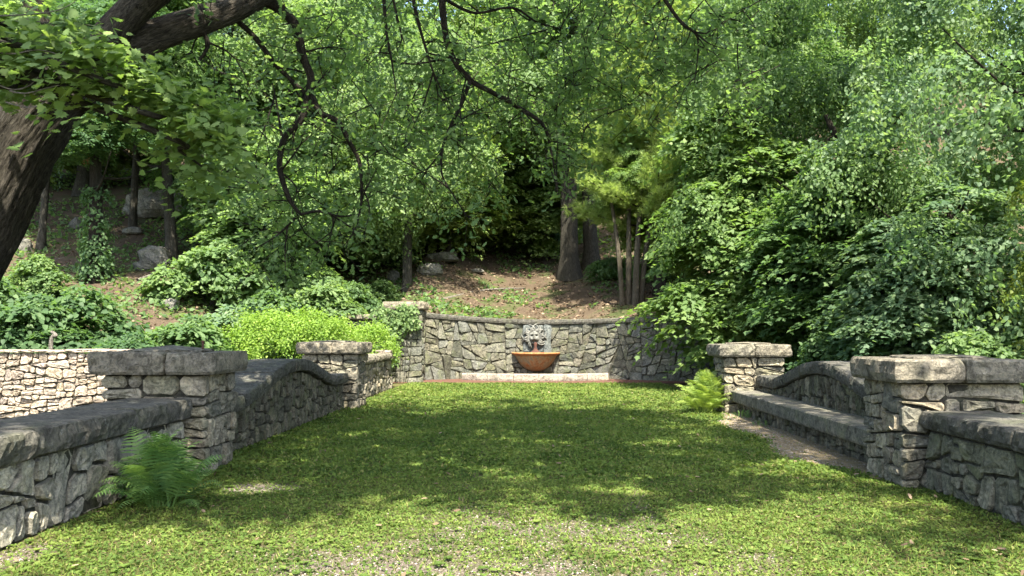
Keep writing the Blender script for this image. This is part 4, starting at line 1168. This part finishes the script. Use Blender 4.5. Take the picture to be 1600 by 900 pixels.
# maple boughs hanging in front of the leaning trunk
mb = Vector((-7.6, 6.8, 0))
t = thing('young_maple', 'bright green maple boughs with large lobed leaves hanging before the leaning trunk', 'maple', mb)
T_ = Tubes(); T_.add([mb, mb + Vector((.1, .1, 3)), mb + Vector((.4, .3, 6.5))], [.11, .09, .03], 10, k=6)
Cn = []; Nr = []
for (xa, ya, xb, yb, n, Ya, Yb, wd) in ((-60, 50, 230, 110, 34, 6.9, 7.8, 50), (-40, 120, 110, 140, 8, 7.0, 7.9, 22), (120, 110, 345, 175, 30, 7.2, 8.2, 34), (190, 165, 375, 205, 13, 7.4, 8.3, 24), (-60, 30, 150, 40, 18, 7, 8, 45), (230, 200, 330, 270, 8, 7.6, 8.4, 26), (250, 180, 395, 240, 10, 7.8, 8.6, 22)):
    s0 = mb + Vector((.2, .2, 4.6 + rng.random() * 1.2)); e = px(xb, yb, (Ya + Yb) / 2); m1 = px((xa + xb) / 2, (ya + yb) / 2, (Ya + Yb) / 2)
    T_.add([s0, px(xa, ya, Ya), m1, e], [.05, .03, .018, .006], 6, k=5)
    for _ in range(n):
        s = rng.random(); Y = rng.uniform(Ya, Yb)
        Cn.append(px(xa + (xb - xa) * s + rng.normal() * wd * .5, ya + (yb - ya) * s + rng.normal() * wd * .6, Y)); Nr.append((rng.normal() * .2, -.25 + rng.normal() * .2, 1))
Cn = np.array([tuple(c) for c in Cn]); Nr = np.array(Nr, dtype=float)
a5 = clumps(rng, Cn, Nr, 34, .27, .088, flat=.22, jit=.4, droop=.7, down=.5)
T_.build('trunk', M['bark_grey'], t, mb)
link_mesh('crown', leaf_mesh('maple_leaves', a5[0] - np.array(mb), *a5[1:], 'maple'), M['leaf_light'], t, mb)
# dead pale twigs
T_ = Tubes()
for a in ([(-20, 25, 7), (40, 23, 7), (90, 16, 7), (118, 2, 7)], [(-10, 80, 7), (20, 84, 7), (60, 78, 7), (95, 86, 7)], [(-15, 128, 7), (20, 140, 7), (45, 134, 7), (60, 120, 7)], [(15, 142, 7), (40, 146, 7), (75, 137, 7), (92, 133, 7)], [(10, 160, 7), (45, 168, 7), (70, 160, 7)]):
    T_.add(pp(a), [.008, .007, .005, .003], 5, k=4)
T_.build('dead_twigs', M['bark_dead'], t, mb)

# ------------------------------------------------------------------ shrubs, ferns, ivy
rng = np.random.default_rng(5)
SHRUB = {}
def shrub(name, label, x, y, z, lobes, n, per, cr, size, leafm, tmpl='kite', group=None, cat='shrub', share=None, **kw):
    b = Vector((x, y, z)); t = thing(name, label, cat, b, group)
    T_ = Tubes()
    for i in range(7):
        l = lobes[i % len(lobes)]; e = b + Vector((l[0] + R.uniform(-.3, .3) * l[3], l[1] + R.uniform(-.3, .3) * l[4], l[2] + .4 * l[5]))
        T_.add([b + Vector((R.uniform(-.15, .15), R.uniform(-.1, .1), -.05)), b.lerp(e, .5) + Vector((R.uniform(-.1, .1), 0, .1)), e], [.022, .014, .006], 5, k=3)
    T_.build('stems', M['bark_grey'], t, b)
    if share is None:
        me = crown_mesh(name + '_leaves', int(abs(x * 91 + y * 17)) + 3, lobes, n, per, cr, size, tmpl, **kw)
        link_mesh('foliage', me, M[leafm], t, b); return t
    key, s = share; var = len([1 for k_ in SHRUB if k_[0] == key]) if sum(v[1] for k_, v in SHRUB.items() if k_[0] == key) < 2 else int(abs(x * 13 + y * 7)) % 2
    if (key, var) not in SHRUB:
        ul = [tuple(c / s for c in l) for l in lobes]
        SHRUB[(key, var)] = [crown_mesh(name + '_leaves', 300 + var, ul, n, per, cr, size, tmpl, **kw), 1]
    o = bpy.data.objects.new('foliage', SHRUB[(key, var)][0]); C.objects.link(o); o.parent = t; o.scale = (s, s, s); o.rotation_euler = (0, 0, (x * 3.7 + y * 1.3) % .9 - .45)
    if not o.data.materials: o.data.materials.append(None)
    o.material_slots[0].link = 'OBJECT'; o.material_slots[0].material = M[leafm]
    return t
# bright azalea behind the swept wall
shrub('flowering_shrub', 'bright yellow-green spreading shrub behind the blue capped pillar', -6.5, 21.9, 0,
      [(0, 0, 1.1, 1.6, 1.0, .95), (-1.45, -.2, .9, 1.0, .8, .85), (1.15, .3, 1.15, .9, .9, .8), (-.4, .2, 1.65, 1.0, .8, .5), (.7, 0, 1.6, .9, .7, .5), (-2.3, -.5, .8, .7, .6, .7), (1.8, 1.6, 1.1, .85, .8, .75)], 640, 60, .24, .07, 'leaf_shrub', lo=.78, up=.7, outw=.9, jit=.6, flat=.5)
# thicket behind the far pale wall and along the foot of the bank
TH = 'thicket shrubs at the foot of the bank'
for k, (pxx, Y, s, lf, lab) in enumerate([
    (40, 19.5, 1.25, 'leaf_dark', None), (120, 20.5, 1.25, 'leaf_dark', 'broad leafy thicket shrub below the ivy-wrapped trunk'), (195, 19.0, .9, 'leaf_dark', None), (285, 21.0, 1.15, 'leaf_mid', None), (345, 22.5, 1.25, 'leaf_blue', None),  # leaf_dark behind the pale wall also puts partial shade into the leaf colour
    (420, 24.5, 1.3, 'leaf_dark', None), (500, 27.0, 1.05, 'leaf_mid', None), (545, 28.0, .8, 'leaf_dark', None), (-20, 21, 1.2, 'leaf_dark', None), (330, 27, 1.3, 'leaf_mid', None), (440, 29, 1.5, 'leaf_mid', None), (60, 26, .8, 'leaf_mid', None)]):
    p = px(pxx, 450, Y); z = max(0, hill_z(p.x, Y)) - .05 if Y > hill_start(p.x) else 0
    shrub('thicket_shrub', ['dark shrub behind the pale rubble wall near the crooked snag', lab, 'small dark shrub between the ivy-wrapped trunk and the pillar with the iron pin', 'mid green shrub directly behind the pillar with the iron pin', 'blue-green shrub between the iron pin pillar and the bright shrub', 'dark shrub rising behind the bright yellow-green shrub', 'mid green shrub behind the blue capped pillar, above the bright shrub', 'dark shrub beside the overgrown stub of wall', 'dark green shrub behind the pale rubble wall under the leaning trunk', 'mid green shrub on the bank below the straight grey trunk', 'large mid green shrub on the bank below the low flat-tiered maple', 'small mid green shrub on the bank beside the ivy-wrapped trunk'][k], p.x, Y, z,
          [(0, 0, .8 * s, 1.1 * s, .9 * s, .75 * s), (-.8 * s, -.2, .55 * s, .8 * s, .7 * s, .5 * s), (.8 * s, -.1, .6 * s, .8 * s, .7 * s, .55 * s), (.1, -.2, 1.35 * s, .7 * s, .6 * s, .4 * s)], 115, 60, .36, .115, lf, 'heart', TH, share=('thicket', s), lo=.75, up=1.2, outw=.6, jit=.35, flat=.1)
for pxx, Y, s, lf, lab in [
    (800, 42, 1.7, 'leaf_light', 'pale low shrub high on the littered slope'), (720, 40.5, 1.5, 'leaf_light', 'pale green low shrub beside the dark rock ledge'), (1010, 32.5, .8, 'leaf_mid', 'green brush around the foot of the slender stems'),
    (950, 33.5, .9, 'leaf_mid', 'green brush at the foot of the thick ridged trunk'), (860, 42, 1.7, 'leaf_blue', 'blue-green brush beyond the thick ridged trunk'), (590, 30.5, .9, 'leaf_mid', 'leafy brush above the overgrown stub of wall'), (680, 42, 1.7, 'leaf_light', 'light brush on the slope above the dark rock ledge')]:
    p = px(pxx, 450, Y)
    shrub('bank_shrub', lab, p.x, Y, hill_z(p.x, Y) - .05, [(0, 0, .5 * s, 1.0 * s, .8 * s, .5 * s), (.7 * s, 0, .4 * s, .6 * s, .6 * s, .4 * s)], 70, 55, .34, .12, lf, 'kite', 'brush on the slope', share=('brush', s), lo=.7, up=1.0, outw=.6)
# dark undergrowth below the lindens
for k, (x, y, s, lf) in enumerate([(7.2, 14.0, .75, 'leaf_mid'), (8.9, 14.6, .9, 'leaf_mid'), (6.4, 18.4, .75, 'leaf_dark'), (10.3, 15.4, 1.0, 'leaf_mid'), (12, 16.5, 1.1, 'leaf_dark'), (8.2, 24.5, 1.1, 'leaf_dark'), (6.6, 26.3, .9, 'leaf_dark'), (10.5, 20.5, 1.4, 'leaf_dark'), (13.5, 20.5, 1.5, 'leaf_mid')]):
    shrub('undergrowth_shrub', {1: 'rounded mid green shrub behind the bench wall under the low blue-green maple', 0: 'small mid green shrub close behind the curved coping of the bench wall', 2: 'dark green shrub beside the pillar by the light green fern', 3: 'mid green shrub below the large blue-green linden', 6: 'dark green shrub at the end of the fountain wall under the light maple'}.get(k, 'dark green shrub deep under the lindens and maples beyond the wall'), x, y, 0,
          [(0, 0, .8 * s, 1.1 * s, .9 * s, .8 * s), (-.7 * s, -.2, .5 * s, .8 * s, .7 * s, .5 * s), (.8 * s, -.1, .6 * s, .8 * s, .7 * s, .6 * s), (.1, 0, 1.6 * s, .8 * s, .7 * s, .6 * s)], 110, 60, .36, .115, lf, 'heart', 'undergrowth beyond the wall', share=('under', s), lo=.7, up=1.0, outw=.7, jit=.4, flat=.12)

# ivy on the pier
b = Vector((-4.2, 26.0, 1.9)); t = thing('ivy', 'green ivy spilling over the taller stone pier', 'ivy', b)
Cn = []; Nr = []
for _ in range(80):
    x = rng.normal(-4.35, .38); z = rng.uniform(.6, 2.35) if x < -4.3 else rng.uniform(1.75, 2.4)
    Cn.append((x, 25.93 + rng.uniform(-.08, .03), z)); Nr.append((rng.normal() * .3, -1, .5))
a5 = clumps(rng, np.array(Cn), np.array(Nr, dtype=float), 22, .22, .10, flat=.3, jit=.4, down=.8)
link_mesh('foliage', leaf_mesh('ivy_leaves', a5[0] - np.array(b), *a5[1:], 'heart'), M['leaf_mid'], t, b)
T_ = Tubes()
for k in range(6): T_.add([(-4.5 + k * .12, 25.98, .0), (-4.55 + k * .15, 25.96, 1.0), (-4.45 + k * .15, 25.96, 2.2)], [.012, .01, .006], 5, k=4)
T_.build('vine', M['bark_grey'], t, b)

# ivy sleeve on the trunk above the thicket
it = [o for o in C.objects if o.get('label', '').startswith('tree with an ivy')][0]; b = it.location.copy()
t = thing('ivy', 'dark ivy sleeve wrapped round the lower trunk above the thicket', 'ivy', b)
Cn = []; Nr = []
for _ in range(90):
    a = rng.uniform(0, 6.28); z = rng.uniform(0, 3.2); r = .32 + .15 * rng.random()
    Cn.append((b.x + math.cos(a) * r, b.y + math.sin(a) * r, b.z + z)); Nr.append((math.cos(a), math.sin(a), .6))
a5 = clumps(rng, np.array(Cn), np.array(Nr), 22, .26, .11, flat=.25, down=.8)
link_mesh('foliage', leaf_mesh('ivy_leaves', a5[0] - np.array(b), *a5[1:], 'heart'), M['leaf_dark'], t, b)

# ferns: each frond its own part
def frond_mesh(seed, L_=.85):
    r_ = random.Random(seed); P = []; Nn = []; T2 = []; S = []
    V = []; F = []; ti = []
    n = 20
    def bend(s): return Vector((L_ * (.50 * s + .18 * s ** 2), 0, L_ * (1.06 * s - .52 * s ** 2.8)))
    for i in range(n):      # rachis
        p = bend(i / n); p2 = bend((i + 1) / n); w_ = .006 * (1 - i / n) + .0015; k = len(V)
        V += [p + Vector((0, w_, 0)), p - Vector((0, w_, 0)), p2 - Vector((0, w_ * .9, 0)), p2 + Vector((0, w_ * .9, 0))]; F.append((k, k + 1, k + 2, k + 3)); ti.append(.6)
    for i in range(4, n + 1):
        s = i / (n + .5); c = bend(s); tg = (bend(min(1, s + .02)) - bend(s - .02)).normalized()
        pl = L_ * .19 * math.sin(math.pi * min(1, (s * .95 + .06)) ** .9) ** .8 * r_.uniform(.85, 1.1)
        if pl < .015: continue
        for sd in (1, -1):
            side = (Vector((0, sd, 0)) + tg * .42 + Vector((0, 0, r_.uniform(-.18, .08)))).normalized()
            up_ = tg.cross(side) * sd
            k = len(V); m_ = 6; a = []; b_ = []
            for q in range(m_ + 1):      # toothed pinna
                f = q / m_; cc = c + side * pl * f + Vector((0, 0, -pl * .22 * f * f)); wd = pl * .085 * (1 - f) ** .6 * (1.3 if q % 2 else .7) + .001
                a.append(cc + tg * wd); b_.append(cc - tg * wd)
            V += a + b_
            tv = min(1, max(0, r_.gauss(.35 + .35 * s, .18)))
            for q in range(m_): F.append((k + q, k + q + 1, k + m_ + 1 + q + 1, k + m_ + 1 + q)); ti.append(tv)
    me = bpy.data.meshes.new('frond'); me.from_pydata([tuple(v) for v in V], [], F)
    at = me.attributes.new('tint', 'FLOAT', 'FACE'); at.data.foreach_set('value', ti); me.update(); return me
FR = [frond_mesh(i) for i in range(5)]
for me in FR: me.materials.append(M['leaf_fern'])
def fern(label, x, y, n, s, leafm, seed, lean=(0, 0)):
    r_ = random.Random(seed); b = Vector((x, y, 0)); t = thing('fern', label, 'fern', b, None)
    for i in range(n):
        o = bpy.data.objects.new('frond', FR[i % 5]); C.objects.link(o); o.parent = t
        ring = i / n
        a = i * 2.399 + r_.uniform(-.3, .3)
        o.location = (math.cos(a) * .13 * ring + r_.uniform(-.1, .1), math.sin(a) * .10 * ring, 0)
        o.rotation_euler = (r_.uniform(-.3, .3), math.radians(-44 + 72 * ring ** 1.2) + r_.uniform(-.12, .12), a + lean[0])
        k = s * r_.uniform(.8, 1.12) * (1.0 - .38 * ring); o.scale = (k, k, k)
        if leafm != 'leaf_fern':
            o.material_slots[0].link = 'OBJECT'; o.material_slots[0].material = M[leafm]
    return t
fern('large dark green fern growing against the low grey parapet', -3.30, 7.42, 74, 1.0, 'leaf_fern', 1)
fern('light green sunlit fern beside the end of the stone bench', 3.40, 16.5, 76, 1.15, 'leaf_fern_bright', 2)
t = fern('small weed tuft growing at the foot of the bench base', 3.80, 15.2, 14, .28, 'leaf_fern', 3); t.name = 'weed_tuft'; t['category'] = 'weed'
t = fern('small flat weed sprawling beside the larger bench weed', 3.78, 14.0, 10, .22, 'leaf_fern', 4); t.name = 'weed_tuft'; t['category'] = 'weed'
t['label'] = 'smaller weed on the dirt by the middle of the bench base'

# ------------------------------------------------------------------ boulders and fallen branches on the bank
def boulder(x, y, w_, d_, h_, label, seed, group='boulders on the bank', rot=0.0, sink=.25):
    z = hill_z(x, y); V = []; F = []; nu, nv = 18, 10
    for j in range(nv + 1):
        ph = math.pi * j / nv
        for i in range(nu):
            th = 2 * math.pi * i / nu
            v = Vector((math.cos(th) * math.sin(ph), math.sin(th) * math.sin(ph), math.cos(ph)))
            v = Vector([math.copysign(abs(c) ** .72, c) for c in v])
            nn = 1 + .22 * mnoise.noise(v * 1.3 + Vector((seed * 3.1, 0, 0))) + .10 * mnoise.cell(v * 2.2 + Vector((seed, 0, 0)))
            v = v * nn; c_, s_ = math.cos(rot), math.sin(rot)
            V.append((x + (v.x * c_ - v.y * s_) * w_, y + (v.x * s_ + v.y * c_) * d_, z + h_ * (v.z + 1) - 2 * h_ * sink))
    for j in range(nv):
        for i in range(nu): F.append((j * nu + i, (j + 1) * nu + i, (j + 1) * nu + (i + 1) % nu, j * nu + (i + 1) % nu))
    o = mesh_obj('boulder', V, F, M['boulder'], recenter=True); return tag(o, label, 'boulder', group)
def hit(pxx, pyy):
    """where the ray through a photograph pixel meets the bank"""
    d = (px(pxx, pyy, 10) - Vector((0, 0, EYE))) / 10
    Y = 17.0
    while Y < 80:
        p = Vector((0, 0, EYE)) + d * Y
        if Y > hill_start(p.x) and p.z <= hill_z(p.x, Y): return p
        Y += .1
    return p
for k, (a, b_, w_, h_, lab) in enumerate([
    (240, 410, 26, 24, 'split grey boulder beside the straight grey trunk'), (222, 420, 16, 12, 'low grey boulder against the split boulder'), (262, 398, 12, 12, 'small block wedged between the split boulder and the trunk'),
    (240, 330, 55, 34, 'broad pale rock outcrop high on the bank'), (300, 350, 18, 14, 'pale flat rock behind the straight grey trunk'), (205, 365, 16, 8, 'flat whitish stone in the grass of the bank'),
    (118, 355, 12, 14, 'pale upright stone on the mossy bank'), (35, 390, 14, 18, 'grey jagged rock close to the leaning trunk'), (42, 425, 10, 8, 'small pale stone on the bank near the leaning trunk'),
    (265, 478, 14, 12, 'bluish stone among dry twigs on the bank'), (325, 455, 22, 26, 'tall dark rock half hidden by leaves on the bank'), (283, 460, 12, 10, 'rounded grey stone among dry twigs'),
    (150, 540, 10, 14, 'upright grey stone at the foot of the thicket'),
    (690, 405, 26, 12, 'dark rock ledge on the slope above the pier'), (672, 425, 20, 14, 'grey block below the dark rock ledge'), (615, 435, 10, 14, 'grey upright slab beside the slim trunk'), (745, 425, 12, 5, 'pale flat rock lying in the sunlit litter'),
    (820, 350, 22, 6, 'pale rock strip high on the littered slope')]):
    p = hit(a, b_ + h_ * .3); s = p.y / FPX
    boulder(p.x, p.y + w_ * s * .3, w_ * s * .9, w_ * s * .7, h_ * s * .75, lab, k, rot=k * .7)
for k, (pts, r_, lab) in enumerate([
    ([(20, 418), (60, 412), (100, 405)], .05, 'grey fallen branch lying across the mossy bank'), ([(215, 440), (240, 430), (262, 422)], .05, 'fallen branch beside the split boulder'),
    ([(40, 455), (85, 440), (130, 415)], .035, 'thin fallen branch lower on the mossy bank'), ([(690, 470), (760, 455), (820, 452)], .05, 'fallen branch in the litter above the fountain wall'), ([(560, 480), (590, 468), (640, 448)], .04, 'bare stick leaning on the bank by the slim trunk')]):
    T_ = Tubes(); P = []
    for a, b_ in pts:
        p = hit(a, b_); P.append(p + Vector((0, 0, .05)))
    T_.add(P, [r_, r_ * .8, r_ * .4], 7, k=5, lump=.2)
    o = T_.build('fallen_branch', M['bark_dead'], None, P[0]); tag(o, lab, 'branch', 'fallen branches on the bank')
T_ = Tubes(); p = Vector((-5.0, 16.0, 0))
p = px(82, 540, 18.2); T_.add([Vector((p.x, 18.2, 0)), px(80, 535, 18.2), px(88, 525, 18.2), px(80, 518, 18.2)], [.05, .045, .04, .03], 7, k=5, lump=.2)
o = T_.build('bare_snag', M['bark_dead'], None, (p.x, 18.2, 0)); tag(o, 'crooked pale bare snag standing just behind the pale rubble wall', 'snag')

# leaf litter on the slope, ground cover on the bank
def scatter_hill(n, x0, x1, dmax, seed, xmid=None):
    r_ = np.random.default_rng(seed); P = []
    for _ in range(n):
        x = float(r_.uniform(x0, x1)); y = hill_start(x) + float(r_.random() ** 1.3) * dmax + .05
        P.append((x, y, hill_z(x, y) + .02))
    return np.array(P), r_
P, r_ = scatter_hill(13000, -18, 7, 20, 8)
nn = r_.normal(size=P.shape) * .5; nn[:, 2] += 1
o = link_mesh('leaf_litter', leaf_mesh('leaf_litter', P, nn, r_.normal(size=P.shape), .10 * r_.uniform(.6, 1.6, len(P)), r_.random(len(P)), 'kite'), M['litter'])
tag(o, 'brown dry leaves strewn over the wooded slope', 'leaf litter', kind='stuff')
P, r_ = scatter_hill(42000, -26, 7, 24, 9)
keep = np.array([fbm(a, b_, 3, .33) + .35 * fbm(a, b_, 8, 1.1) + (.42 if a < -5 else -.12) > .05 for a, b_, c in P]); P = P[keep]
nn = r_.normal(size=P.shape) * .7; nn[:, 2] += 1; P[:, 2] += r_.uniform(0, .14, len(P))
o = link_mesh('ground_cover', leaf_mesh('ground_cover', P, nn, r_.normal(size=P.shape) + [0, 0, .4], .15 * r_.uniform(.6, 1.5, len(P)), r_.random(len(P)), 'kite'), M['leaf_mid'])
tag(o, 'low green plants and grass patches on the wooded slope', 'ground cover', kind='stuff')

# ------------------------------------------------------------------ lawn: clover, grass blades, pebbles
r_ = np.random.default_rng(12)
def lawn_pts(n, ya, yb, power=1.0):
    x = r_.uniform(-3.9, 4.0, n); y = ya + (yb - ya) * r_.random(n) ** power
    return x, y
def keep_mask(x, y, hard=1.0):
    out = np.ones(len(x), bool); rr = r_.random(len(x))
    for i in range(len(x)):
        if rr[i] < bare(x[i], y[i]) * .68 * hard: out[i] = False
        elif 8.9 < y[i] < 16.6 and x[i] > path_edge(y[i]) + .28 * rr[i] ** 2: out[i] = rr[i] > .97
        elif y[i] < 9 and x[i] < -3.78: out[i] = False
    return out
zz = lambda x, y: np.array([0.012 * fbm(a, b_, 0, 0.9) for a, b_ in zip(x, y)])
PP, NN, TT, SS, II = [], [], [], [], []
for n, ya, yb, sz in ((92000, 4.2, 9.0, .026), (48000, 9.0, 15.0, .047), (36000, 15.0, 26.1, .065)):
    x, y = lawn_pts(n, ya, yb); k = keep_mask(x, y); x, y = x[k], y[k]; m_ = len(x)
    PP.append(np.stack([x, y, zz(x, y) + r_.uniform(.004, .022, m_)], 1)); a = r_.normal(size=(m_, 3)) * .62; a[:, 2] += 1; NN.append(a); TT.append(r_.normal(size=(m_, 3)))
    SS.append(sz * r_.uniform(.6, 1.35, m_))
    big = np.array([fbm(a_, b_, 1, 1.6) for a_, b_ in zip(x, y)])
    II.append(np.where(r_.random(m_) < .05, .95, np.clip(.40 + .48 * big + .17 * r_.normal(size=m_), 0, .93)))
xr, yr = lawn_pts(1500, 4.2, 13.0, 1.6); k = np.repeat(np.arange(1500), 7); a = r_.uniform(0, 6.28, len(k)); d = np.stack([np.cos(a), np.sin(a), r_.uniform(.1, .5, len(k))], 1)
kk = keep_mask(xr, yr, .6)[k]; rs = r_.uniform(.6, 1.3, 1500)
PP.append((np.stack([xr[k], yr[k], np.full(len(k), .012)], 1) + d * .012)[kk]); TT.append(d[kk]); NN.append((np.stack([-d[:, 0] * .3, -d[:, 1] * .3, np.ones(len(k))], 1))[kk])
SS.append((.044 * rs[k] * r_.uniform(.7, 1.2, len(k)))[kk]); II.append(np.clip(.42 + .2 * r_.normal(size=1500), 0, .8)[k][kk])
o = link_mesh('clover', leaf_mesh('clover', np.concatenate(PP), np.concatenate(NN), np.concatenate(TT), np.concatenate(SS), np.concatenate(II), 'kite'), M['grass'])
tag(o, 'clover and small weed leaves covering the lawn', 'clover', kind='stuff')
PP, NN, TT, SS, II = [], [], [], [], []
for n, ya, yb, sz in ((26000, 4.2, 9.0, .045), (18000, 9.0, 15.0, .058), (18000, 15.0, 26.1, .07)):
    x, y = lawn_pts(n, ya, yb); k = keep_mask(x, y, .9); x, y = x[k], y[k]; m_ = len(x)
    PP.append(np.stack([x, y, zz(x, y)], 1)); d = r_.normal(size=(m_, 3)) * .7; d[:, 2] = np.abs(d[:, 2]) * .4 + .6; TT.append(d); NN.append(np.cross(d, r_.normal(size=(m_, 3))))
    SS.append(sz * r_.uniform(.5, 1.3, m_)); II.append(np.clip(.5 + .22 * r_.normal(size=m_) + (r_.random(m_) < .05) * .5, 0, 1))
o = link_mesh('grass', leaf_mesh('grass', np.concatenate(PP), np.concatenate(NN), np.concatenate(TT), np.concatenate(SS), np.concatenate(II), 'blade'), M['grass'])
tag(o, 'short green grass blades growing through the lawn', 'grass', kind='stuff')
# pebbles where the lawn is worn
V = np.array([(1, 0, 0), (.3, .9, .1), (-.8, .5, 0), (-.8, -.5, .1), (.3, -.9, 0), (0, 0, .6)]); TM['pebble'] = (V, [(0, 1, 5), (1, 2, 5), (2, 3, 5), (3, 4, 5), (4, 0, 5)])
x, y = lawn_pts(60000, 4.2, 8.6); k = np.array([r_.random() < bare(a, b_) * .6 for a, b_ in zip(x, y)]); x, y = x[k], y[k]
x2 = r_.uniform(3.1, 3.95, 6000); y2 = r_.uniform(9.0, 16.3, 6000); k2 = np.array([a > path_edge(b_) + .06 for a, b_ in zip(x2, y2)]); x2, y2 = x2[k2], y2[k2]; x = np.concatenate([x, x2]); y = np.concatenate([y, y2]); m_ = len(x)
zz2 = zz(x, y) + np.where(y > 8.9, .022, 0.0)
nn = r_.normal(size=(m_, 3)) * .2; nn[:, 2] += 1
m, n, b = new_mat('pebble'); at = N_(n, 'ShaderNodeAttribute'); at.attribute_name = 'tint'
rp = ramp(n, at.outputs['Fac'], [(0, (.09, .072, .055)), (.5, (.18, .15, .12)), (1, (.33, .29, .255))]); n.links.new(rp.outputs[0], b.inputs['Base Color']); b.inputs['Roughness'].default_value = .9
o = link_mesh('gravel', leaf_mesh('gravel', np.stack([x, y, zz2], 1), nn, r_.normal(size=(m_, 3)), r_.uniform(.004, .012, m_), r_.random(m_), 'pebble'), m)
tag(o, 'small pinkish gravel on the worn ground and the dirt path', 'gravel', kind='stuff')

x, y = lawn_pts(420, 4.3, 22.0, 1.5); m_ = len(x); nn = r_.normal(size=(m_, 3)) * .35; nn[:, 2] += 1
o = link_mesh('fallen_leaves', leaf_mesh('fallen_leaves', np.stack([x, y, zz(x, y) + .03], 1), nn, r_.normal(size=(m_, 3)), r_.uniform(.035, .075, m_), r_.random(m_), 'oak'), M['litter'])
tag(o, 'scattered dry brown leaves lying on the lawn', 'fallen leaves', kind='stuff')

x = r_.uniform(4.9, 16, 9000); y = r_.uniform(4, 20, 9000); nn = r_.normal(size=(9000, 3)) * .6; nn[:, 2] += 1
o = link_mesh('weeds', leaf_mesh('weeds', np.stack([x, y, r_.uniform(-.02, .10, 9000)], 1), nn, r_.normal(size=(9000, 3)) + [0, 0, .4], r_.uniform(.08, .2, 9000), r_.random(9000), 'kite'), M['leaf_mid'])
tag(o, 'low rough weeds on the ground beyond the bench wall', 'weeds', kind='stuff')
